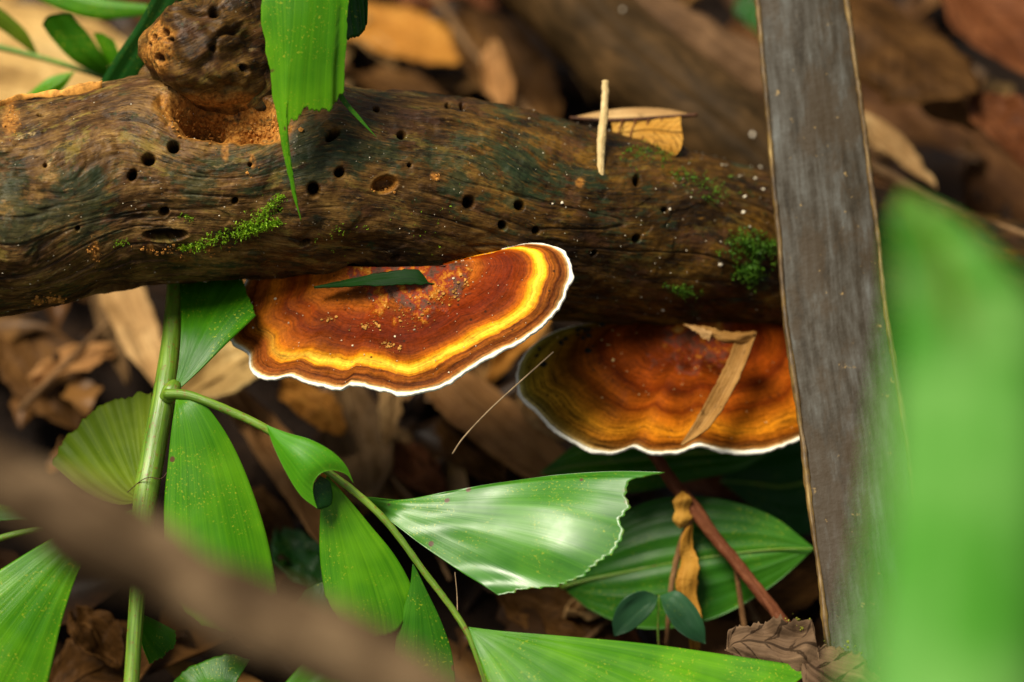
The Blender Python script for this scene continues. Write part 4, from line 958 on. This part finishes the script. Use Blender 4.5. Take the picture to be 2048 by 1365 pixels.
leaf('pale_flap', [(1370, 650, 65.6), (1395, 655, 65.5), (1425, 664, 65.45)], [(1372, 652, 65.6), (1395, 668, 65.45), (1418, 682, 65.4)], D_TAN, bs, nu=11, nv=21, bulge=.04, wave=.12, edge_jag=.08)

# fine fibres
FIB = plain('fibre_tan', (0.36, 0.25, 0.14), 0.5)
for pts_, r_, lab in [([(905, 908, 63.2), (925, 878, 63.1), (975, 824, 63.0), (1040, 764, 62.9), (1107, 704, 63.0)], .022, 'fine pale fibre slanting between the two fungi'),
                      ([(910, 1145, 61.9), (914, 1190, 62.0), (915, 1240, 61.9)], .013, 'hair thin fibre hanging below the glossy leaflet')]:
    tag(tube('fibre', [at(*p) for p in pts_], r_, FIB, None, 40, 6), lab, 'fibre')
tag(tube('fibre', [at(255, 985, 62.2), at(285, 960, 61.75), at(300, 955, 61.7), at(322, 958, 61.8), at(338, 940, 62)], .012, plain('fibre_dark', (0.06, 0.03, 0.02), 0.5), None, 40, 6), 'dark hair thin rootlet wound round the sapling stem', 'fibre')

# ------------------------------------------------------------------ grey leaf-stalk strip on the right
lath = thing('grey_strip', at(1650, 1300, 62), 'long weathered grey palm stalk with yellow edges leaning across the right side', 'palm stalk')
s = Mat('strip_grey')
x, y, z = s.sep(s.attr('luv', True))[:3]
a_ = s.noise(s.comb(s.ma('MULTIPLY', x, 11), s.ma('MULTIPLY', y, 16)), 1, 6, 0.62)
b_ = s.noise(s.comb(s.ma('MULTIPLY', x, 3.5), s.ma('MULTIPLY', y, 22)), 1, 6, 0.7)
c = s.ramp(s.ma('ADD', s.ma('MULTIPLY', a_, .5), s.ma('MULTIPLY', b_, .5)), [(.34, (.012, .009, .005)), (.45, (.034, .027, .018)), (.54, (.062, .056, .045)), (.66, (.108, .110, .100))])
c = s.mix(s.ma('MULTIPLY', s.step(s.noise(s.vm('MULTIPLY', s.obj(), (1.2, 0.45, 0.45)), 0.8, 7, .7), .47, .60), .7), c, (.042, .027, .013))
c = s.mix(s.ma('MULTIPLY', s.step(s.noise(s.obj(), 3.5, 4, .6), .66, .74), .7), c, (.32, .21, .08))
STRIP = s.out(c, 0.5, s.bump(s.ma('ADD', a_, s.noise(s.obj(), 6, 4, .6)), .35, .04), .12)
s = Mat('strip_edge')
g_ = s.attr('gr', True)
a_ = s.noise(s.vm('MULTIPLY', g_, (0.8, 9, 1)), 1, 5, .65)
c = s.ramp(s.ma('ADD', s.ma('MULTIPLY', a_, .5), s.ma('MULTIPLY', s.noise(s.obj(), 0.9, 5, .65), .5)), [(.38, (.02, .012, .004)), (.48, (.085, .047, .012)), (.58, (.20, .12, .026)), (.68, (.36, .24, .06))])
STRIP_E = s.out(c, 0.5, s.bump(a_, .5, .05), .4)
Lk = [(1440, -700, 68.6), (1484, -250, 67), (1512, 0, 66.2), (1540, 300, 65.4), (1572, 610, 64.6), (1612, 950, 63.5), (1655, 1290, 62.3), (1700, 1650, 61), (1770, 2300, 58.7)]
Rk = [(1600, -700, 68.4), (1650, -250, 66.8), (1690, 0, 66.0), (1732, 300, 65.2), (1776, 620, 64.4), (1822, 950, 63.3), (1868, 1290, 62.1), (1915, 1650, 60.8), (1990, 2300, 58.5)]
nv, nu = 240, 21
Lw, Rw = catmull(np.array([at(*p) for p in Lk]), nv), catmull(np.array([at(*p) for p in Rk]), nv)
u = np.linspace(0, 1, nu)
Pl = Lw[:, None] * (1 - u)[None, :, None] + Rw[:, None] * u[None, :, None]
Pl = Pl + RGT * (0.16 * n1(np.linspace(0, 9, nv), 77)[:, None, None]) - FWD * (0.10 * np.sin(np.pi * u)[None] + 0.02 * fbm(Pl * 0.6, 3, 9))[..., None]
sheet('face', Pl, STRIP, lath, 0.35, {'luv': np.stack(np.broadcast_arrays(u[None], np.linspace(0, 1, nv)[:, None], .3), -1)})
for side in (Lw, Rw):
    q = side + FWD * 0.03 + RGT * (0.16 * n1(np.linspace(0, 9, nv), 77)[:, None])
    tube('edge_ridge', q[::6], 0.06 + 0.03 * RNG.random(len(q[::6])), STRIP_E, lath, 240, 12, 0.035, 13, flat=1.3)

# ------------------------------------------------------------------ red-brown seedling stem and its dry sheath
rs = thing('woody_shoot', at(1640, 1340, 64.6), 'red brown woody stem slanting down from under the blurred fungus', 'plant')
REDW = wood_mat('bark_red', (0.045, 0.014, 0.007), (0.11, 0.035, 0.015), (0.19, 0.07, 0.03), 0.45, 0.5, 8)
tube('stem', [at(*p) for p in [(1255, 830, 67.6), (1310, 912, 66.8), (1345, 965, 66.5), (1390, 1022, 66.2), (1430, 1075, 66), (1480, 1135, 65.7), (1535, 1205, 65.3), (1585, 1268, 65), (1660, 1365, 64.5)]], [.16, .16, .17, .20, .165, .16, .16, .16, .16], REDW, rs, 80, 14, 0.03, 2)
SHEATH = dead_leaf_mat('sheath_yellow', (0.11, 0.042, 0.006), (0.34, 0.155, 0.02), (0.54, 0.30, 0.055), 0.5, 0)
leaf('sheath', [(1364, 982, 66.1), (1346, 1002, 66), (1350, 1022, 66.05), (1345, 1040, 66), (1360, 1058, 66)], [(1368, 984, 66.1), (1384, 998, 65.9), (1378, 1020, 66), (1384, 1036, 65.95), (1366, 1056, 66)], SHEATH, rs, nu=15, nv=31, bulge=.10, wave=.14, edge_jag=.04)
leaf('dry_strip', [(1380, 1040, 66.1), (1360, 1085, 65.9), (1362, 1120, 66.1), (1352, 1170, 65.8), (1372, 1235, 65.9), (1380, 1300, 65.7)], [(1386, 1040, 66.1), (1386, 1090, 66.1), (1398, 1130, 65.8), (1394, 1185, 66), (1404, 1240, 65.7), (1400, 1300, 65.7)], SHEATH, rs, nu=17, nv=51, bulge=.06, wave=.16, edge_jag=.06)
THIN = wood_mat('twig_brown', (0.07, 0.03, 0.012), (0.15, 0.075, 0.03), (0.25, 0.14, 0.06), 0.5, 0.5, 8)
tube('side_twig', [at(1384, 1030, 66.1), at(1362, 1090, 66.2), at(1345, 1160, 66.2), at(1332, 1290, 66)], [.08, .09, .08, .06], THIN, rs, 40, 10, .015)
tube('side_twig', [at(1470, 1125, 65.8), at(1478, 1180, 66), at(1492, 1280, 66)], [.06, .07, .08], THIN, rs, 30, 10, .015)

# green leaves low down on the right
for (L, R, E, m, lab, kw) in [
    ([(1120, 1172, 67.6), (1180, 1080, 67.4), (1290, 1005, 67.1), (1420, 995, 66.9), (1540, 1030, 66.7), (1628, 1096, 66.5)], [(1124, 1176, 67.6), (1190, 1225, 67), (1290, 1258, 66.6), (1420, 1240, 66.5), (1540, 1175, 66.5), (1628, 1098, 66.5)], None, G_RIB, 'broad ribbed green leaf with pointed right tip, behind the red brown stem', dict(pleat=7, pamp=.035, bulge=.2)),
    ([(1560, 890, 69.3), (1450, 862, 69.2), (1300, 850, 69), (1170, 880, 68.8), (1080, 945, 68.6)], [(1560, 892, 69.3), (1480, 940, 68.9), (1400, 958, 68.7), (1250, 985, 68.4), (1080, 948, 68.6)], None, G_MID, 'broad green leaf directly under the rim of the blurred fungus', dict(pleat=5, pamp=.05, bulge=.12)),
    ([(1700, 900, 70.5), (1600, 870, 70.6), (1500, 900, 70.6), (1440, 960, 70.5)], [(1700, 905, 70.5), (1680, 1010, 70.2), (1600, 1070, 70), (1440, 965, 70.5)], None, G_DARK, 'very dark green leaf in shade beside the lower part of the grey strip', dict(pleat=4, pamp=.04, bulge=.1))]:
    o = thing('broad_leaf', at(*L[0]), lab, 'leaf'); bl_ = leaf('blade', L, R, m, o, E=E, nu=61, nv=61, **kw)
    mid_ = [(np.array(a) + np.array(b)) / 2 for a, b in zip(catmull(np.array([at(*p) for p in L]), 8), catmull(np.array([at(*p) for p in R]), 8))]
    tube('midrib', [p - FWD * 0.14 for p in mid_], np.linspace(.06, .02, 8), STEM_G, bl_, 30, 8)
sg = thing('seedling', at(1318, 1300, 65.2), 'tiny blue green seedling with two oval leaves before the ribbed leaf', 'plant')
tube('stalk', [at(1320, 1330, 65.2), at(1316, 1260, 65.3), at(1318, 1190, 65.4)], [.03, .03, .02], STEM_G, sg, 20, 8)
leaf('leaf_blade', [(1316, 1192, 65.4), (1285, 1182, 65.2), (1245, 1200, 65.1), (1226, 1240, 65.1), (1228, 1272, 65.1)], [(1316, 1194, 65.4), (1310, 1215, 65.2), (1290, 1240, 65.1), (1262, 1262, 65.1), (1230, 1273, 65.1)], G_BLUE, sg, nu=25, nv=31, bulge=-.08, wave=.05)
leaf('leaf_blade', [(1320, 1192, 65.4), (1355, 1182, 65.1), (1388, 1210, 65.0), (1408, 1250, 64.9), (1411, 1287, 64.9)], [(1320, 1194, 65.4), (1332, 1228, 65.1), (1352, 1258, 65), (1380, 1278, 64.9), (1410, 1288, 64.9)], G_BLUE, sg, nu=25, nv=31, bulge=.08, wave=.05)

# crumpled dead leaf at the lower right
cr = thing('crumpled_leaf', at(1600, 1420, 62), 'crumpled brown dead leaf with dark veins at the foot of the grey strip', 'dead leaf')
leaf('lamina', [(1455, 1300, 62.0), (1462, 1262, 62.1), (1530, 1248, 62.2), (1580, 1262, 62.0), (1626, 1250, 61.9)], [(1450, 1300, 61.9), (1500, 1330, 61.5), (1560, 1352, 61.3), (1630, 1362, 61.2)], D_CRUMP, cr, E=[(1634, 1290, 61.6), (1640, 1330, 61.3)], nu=61, nv=61, wave=.9, edge_jag=.2, bulge=.15, pleat=3, pamp=.10)
leaf('lamina', [(1610, 1300, 61.5), (1660, 1288, 61.5), (1720, 1312, 61.3), (1760, 1350, 61.1)], [(1600, 1345, 61.1), (1610, 1400, 60.8), (1680, 1440, 60.6), (1750, 1450, 60.6)], D_CRUMP, cr, E=[(1770, 1390, 60.9)], nu=61, nv=61, wave=.8, edge_jag=.2, bulge=.2, pleat=3, pamp=.10)
pts, sz = [], []
for _ in range(120):
    t = RNG.random(); q = at(1600 + RNG.normal(0, 14) if t < .6 else 1690 + RNG.normal(0, 25), 1250 + RNG.normal(0, 7) if t < .6 else 1302 + RNG.normal(0, 9), 61.7); pts.append(q); sz.append(.01 + .035 * RNG.random() ** 2)
tag(crumbs('moss_tuft', pts, sz, plain('moss_yellow', (0.16, 0.16, 0.02), 0.8, 0.6), cr, 11), 'yellowish moss crumbs on the leaf edge', None, None, 'stuff')

# ------------------------------------------------------------------ near, strongly blurred things
st = thing('near_stick', at(-300, 790, 43.5), 'very blurred brown stick crossing the lower left corner close to the lens', 'stick')
NEARW = wood_mat('near_bark', (0.008, 0.005, 0.002), (0.062, 0.038, 0.019), (0.26, 0.175, 0.095), 0.7, 0.3, 0.5)
tube('shaft', [at(*p) for p in [(-500, 680, 40.5), (-200, 835, 39.5), (0, 960, 39), (200, 1080, 38.6), (420, 1190, 38.2), (640, 1285, 37.8), (860, 1395, 37.4), (1150, 1540, 37)]], [.62, .58, .58, .74, .52, .66, .50, .54], NEARW, st, 120, 24, 0.22, 6, freq=0.9)
nl = thing('near_leaf', at(1880, 1700, 38), 'large bright green leaf completely out of focus filling the right border', 'leaf')
leaf('blade', [(1800, 385, 42), (1785, 440, 38.5), (1778, 560, 34), (1772, 760, 30), (1750, 1000, 28), (1725, 1250, 26.5), (1700, 1600, 25)], [(1815, 385, 42), (1905, 435, 40), (1990, 515, 37.5), (2070, 620, 35), (2140, 770, 32), (2190, 1000, 29.5), (2210, 1250, 28), (2210, 1600, 26.5)], G_NEAR, nl, nu=61, nv=81, bulge=.6, pleat=2, pamp=.10, wave=.9)
tube('midrib', [at(1807, 385, 41.8), at(1880, 500, 36), at(1930, 730, 30.4), at(1955, 1000, 28), at(1950, 1600, 25)], [.05, .07, .09, .1, .12], STEM_G, nl, 50, 10)

# ------------------------------------------------------------------ things lying behind, on the forest floor
BARKD = wood_mat('bark_dark', (0.010, 0.006, 0.002), (0.036, 0.020, 0.007), (0.085, 0.045, 0.016), 0.55, 0.35, 3.5)
BARKB = wood_mat('bark_brown', (0.035, 0.018, 0.008), (0.09, 0.048, 0.022), (0.17, 0.095, 0.045), 0.6, 0.4, 4)
BARKR = wood_mat('bark_rusty', (0.025, 0.010, 0.004), (0.075, 0.032, 0.011), (0.17, 0.078, 0.028), 0.6, 0.25, 2.2)
o = tube('mossy_log', [at(*p) for p in [(930, -260, 82), (1080, -60, 79), (1250, 110, 76.5), (1420, 245, 74.5), (1600, 400, 73.5), (1900, 640, 73)]], [1.5, 1.5, 1.45, 1.4, 1.35, 1.3], BARKD, None, 120, 32, 0.22, 3, freq=1.0)
tag(o, 'dark out of focus log running diagonally behind the branch', 'log')
LOG2 = [at(*p) for p in [(1250, 110, 75.0), (1420, 245, 73.0)]]
pts, sz = [], []
for (x, y, r_) in [(1337, 135, .10), (1258, 128, .07), (1242, 108, .06), (1127, 66, .06), (1075, 62, .07), (1245, 20, .05), (1388, 225, .06), (1430, 272, .06), (1505, 270, .05), (1455, 262, .05), (1385, 250, .06), (1040, 0, .06), (1090, 75, .05)]:
    pts.append(at(x, y, 74.6 + (1337 - x) * 0.012)); sz.append(r_)
tag(crumbs('pale_grain', pts, sz, plain('grain_white', (0.75, 0.66, 0.52), 0.5, 0.1), o, 12), 'pale round specks on the bark', None, None, 'stuff')
o = tube('dead_limb', [at(*p) for p in [(1150, -180, 80), (1270, -10, 78), (1360, 60, 77), (1450, 120, 76), (1540, 175, 75.5), (1640, 240, 75)]], [.75, .78, .72, .85, .8, .6], BARKB, None, 90, 24, 0.16, 9)
tag(o, 'grey brown dead limb above the dark diagonal log, touching the grey strip', 'limb')
o = tube('rotten_trunk', [at(*p) for p in [(1560, 60, 88), (1760, 260, 86), (1950, 420, 84), (2250, 640, 82)]], [3.4, 3.5, 3.4, 3.2], BARKR, None, 120, 48, 0.5, 17, freq=1.6)
tag(o, 'rust brown rotten trunk behind the blurred leaf at the right border', 'trunk')

GL = ground_leaf
GL('dead_leaf', (690, 40), (930, 110), 2.4, D_ORANGE, 'orange brown dead leaf with rounded end at the top, right of the hanging frond', h=1.4, curl=.15, blunt=.35)
GL('dead_leaf', (930, 30), (1100, 250), 2.6, D_BROWN, 'brown dead leaf at the top between the orange leaf and the diagonal log', h=1.6, curl=.2, blunt=.5)
GL('dead_leaf', (700, 150), (900, 210), 1.3, D_BROWN, 'dark narrow dead leaf just above the crest under the orange leaf', h=1.0)
GL('dead_leaf', (760, -30), (1000, 20), 1.6, D_RED, 'reddish dead leaf cut by the upper border above the orange leaf', h=1.2)
GL('dead_leaf', (1660, -20), (1935, 190), 3.6, D_BROWN, 'large brown spoon shaped dead leaf at the top right', h=6.0, hb=6.4, curl=-.35, blunt=.45, wave=.2)
GL('dead_leaf', (1900, -60), (2100, 160), 3.0, D_RED, 'red brown dead leaf in the upper right corner', h=4.5, curl=.2)
GL('dead_leaf', (1408, 165), (1560, 275), 0.75, D_PALE, 'narrow pale dead leaf tip left of the grey strip near the top', h=5.6, hb=5.2, curl=.3, blunt=.5, bend=.15)
GL('dead_leaf', (1700, 220), (1870, 375), 1.0, D_TAN, 'narrow tan dead leaf right of the grey strip above the blurred leaf', h=5.4, curl=.3, blunt=.5)
GL('dead_leaf', (1490, -10), (1530, 80), 1.2, G_DARK, 'small green leaf scrap touching the grey strip at the top', 'leaf', None, h=3.0)
# pale dead palm blades, upper left
for k, (a, b, wd, h, lab) in enumerate([((-60, 20), (330, 190), 2.2, 1.8, 'pale straw palm blade at the upper left, uppermost of three'), ((-80, 100), (300, 230), 2.0, 2.4, 'pale straw palm blade at the upper left, middle of three'), ((-80, 170), (220, 260), 2.0, 2.6, 'pale straw palm blade at the upper left, lowest of three')]):
    GL('dead_palm_blade', a, b, wd, D_PALE, lab, 'dead leaf', 'dead palm blades', h=h, curl=.5, blunt=.4)
GL('dead_leaf', (200, -40), (420, 60), 2.4, D_BROWN, 'dark brown dead leaf behind the stub at the upper left', h=1.0)
# below the branch
GL('dead_leaf', (200, 500), (330, 780), 1.3, D_TAN, 'tan dead leaf below the branch left of the sapling stem', h=2.0, curl=.2, blunt=.4)
GL('dead_leaf', (185, 560), (255, 770), 0.6, D_GREY, 'narrow grey brown dead leaf left of the tan one below the branch', h=1.4, curl=.3)
GL('dead_leaf', (352, 800), (560, 690), 2.0, D_PALE, 'pale yellowish dead leaf between sapling stem and sharp fungus', h=3.0, curl=.35, blunt=.5)
GL('dead_leaf', (440, 760), (650, 1090), 1.1, D_SALMON, 'long brown dead leaf behind the small folded leaflet', h=2.2, curl=.25, blunt=.4, bend=.3)
GL('dead_leaf', (690, 770), (740, 1020), 1.9, D_GREY, 'grey brown oval dead leaf below the tip of the sharp fungus', h=1.6, curl=.2, blunt=.6)
GL('dead_leaf', (790, 690), (775, 890), 0.65, D_TAN, 'narrow tan leaf stalk standing below the sharp fungus', h=2.4, curl=.3, blunt=.4)
GL('dead_leaf', (860, 730), (1140, 980), 1.9, D_SALMON, 'broad salmon brown dead leaf between the two fungi', h=2.6, curl=.12, blunt=.25)
GL('dead_leaf', (880, 840), (1010, 970), 1.5, D_BROWN, 'dark grey dead leaf under the fine fibre', h=1.8, curl=.2)
GL('dead_leaf', (780, 890), (890, 1000), 1.1, D_RED, 'small reddish dead leaf above the glossy leaflet', h=1.6, curl=.4)
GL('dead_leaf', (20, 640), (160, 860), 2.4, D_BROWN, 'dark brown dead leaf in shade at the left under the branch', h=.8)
GL('dead_leaf', (1040, 790), (1130, 880), 0.9, D_TAN, 'small tan dead leaf half hidden by the left lobe of the blurred fungus', h=2.8)
GL('dead_leaf', (1000, 1180), (1220, 1300), 1.8, D_BROWN, 'dark brown dead leaf between the glossy and the long lowest leaflet', h=1.0)
GL('dead_leaf', (1230, 1230), (1330, 1330), 1.0, D_RED, 'small red dead leaf beside the blue green seedling', h=1.2)
GL('dead_leaf', (90, 1400), (330, 1260), 2.2, D_BROWN, 'dark brown dead leaf at the lower left beneath the sapling foot', h=1.6)
GL('dead_leaf', (560, 1060), (640, 1190), 1.4, G_DARK, 'dark green fallen leaf in shade behind the hanging leaflet', 'leaf', None, h=1.5)
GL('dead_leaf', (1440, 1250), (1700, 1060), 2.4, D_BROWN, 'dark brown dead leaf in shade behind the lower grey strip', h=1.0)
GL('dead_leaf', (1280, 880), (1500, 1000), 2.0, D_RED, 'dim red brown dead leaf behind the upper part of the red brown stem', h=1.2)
# more of the floor that can be told apart
for a, b, wd, m, h, lab in [
    ((1110, 20), (1180, 190), 1.0, D_TAN, 3.4, 'narrow tan dead leaf on the dark diagonal log at the top'),
    ((560, 780), (690, 860), 1.2, D_ORANGE, 2.4, 'small orange dead leaf just below the white rim of the sharp fungus'),
    ((600, 900), (760, 1010), 0.9, D_ORANGE, 1.4, 'dull orange dead leaf behind the rachis below the sharp fungus'),
    ((1130, 560), (980, 760), 1.0, D_ORANGE, 2.6, 'orange dead leaf glimpsed in the gap between the two fungi'),
    ((60, 760), (230, 700), 1.1, D_SALMON, 1.6, 'salmon dead leaf under the branch at the left, beside the narrow grey one'),
    ((1950, 190), (2060, 330), 1.6, D_RED, 5.5, 'rusty dead leaf at the right border above the blurred leaf'),
    ((1770, 140), (1960, 260), 1.2, D_SALMON, 4.8, 'salmon brown dead leaf under the large spoon shaped one'),
    ((640, 30), (790, 130), 1.0, D_TAN, 1.2, 'tan dead leaf half hidden by the hanging frond at the top'),
    ((150, 1230), (240, 1330), 1.3, D_BROWN, 2.2, 'dark brown oval dead leaf left of the sapling foot'),
    ((1130, 1230), (1260, 1190), 0.8, D_TAN, 1.4, 'small tan dead leaf under the glossy leaflet end'),
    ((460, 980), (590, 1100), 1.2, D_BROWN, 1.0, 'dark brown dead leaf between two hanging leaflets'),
    ((980, 90), (1010, 220), 0.9, D_SALMON, 3.0, 'narrow salmon dead leaf on the brown leaf at the top')]:
    GL('dead_leaf', a, b, wd, m, lab, h=h, curl=.4, blunt=.6, wave=.4)
TWB = wood_mat('floor_twig', (0.05, 0.025, 0.01), (0.13, 0.07, 0.03), (0.26, 0.16, 0.075), 0.6, 0.5, 6)
for p, r_, z, lab in [
    ([(860, -20), (960, 120), (1090, 260)], .14, 2.4, 'thin brown twig crossing the brown leaf at the top'),
    ([(40, 820), (140, 720), (260, 600)], .10, 1.8, 'thin brown twig in the shade left of the sapling stem'),
    ([(640, 800), (820, 1000), (900, 1160)], .10, 1.6, 'thin brown twig running under the sapling rachis'),
    ([(1740, 330), (1900, 420), (2080, 480)], .16, 6.0, 'brown twig on the rusty trunk at the right border'),
    ([(1420, 1060), (1540, 1290), (1600, 1400)], .09, 1.5, 'thin brown twig in the shade behind the red brown stem'),
    ([(1160, 1290), (1270, 1210), (1460, 1190)], .08, 1.2, 'thin brown twig behind the blue green seedling')]:
    tag(tube('twig', [at_z(x, y, z) for x, y in p], [r_, r_ * .9, r_ * .6], TWB, None, 40, 10, .03, 5), lab, 'twig', 'twigs on the forest floor')
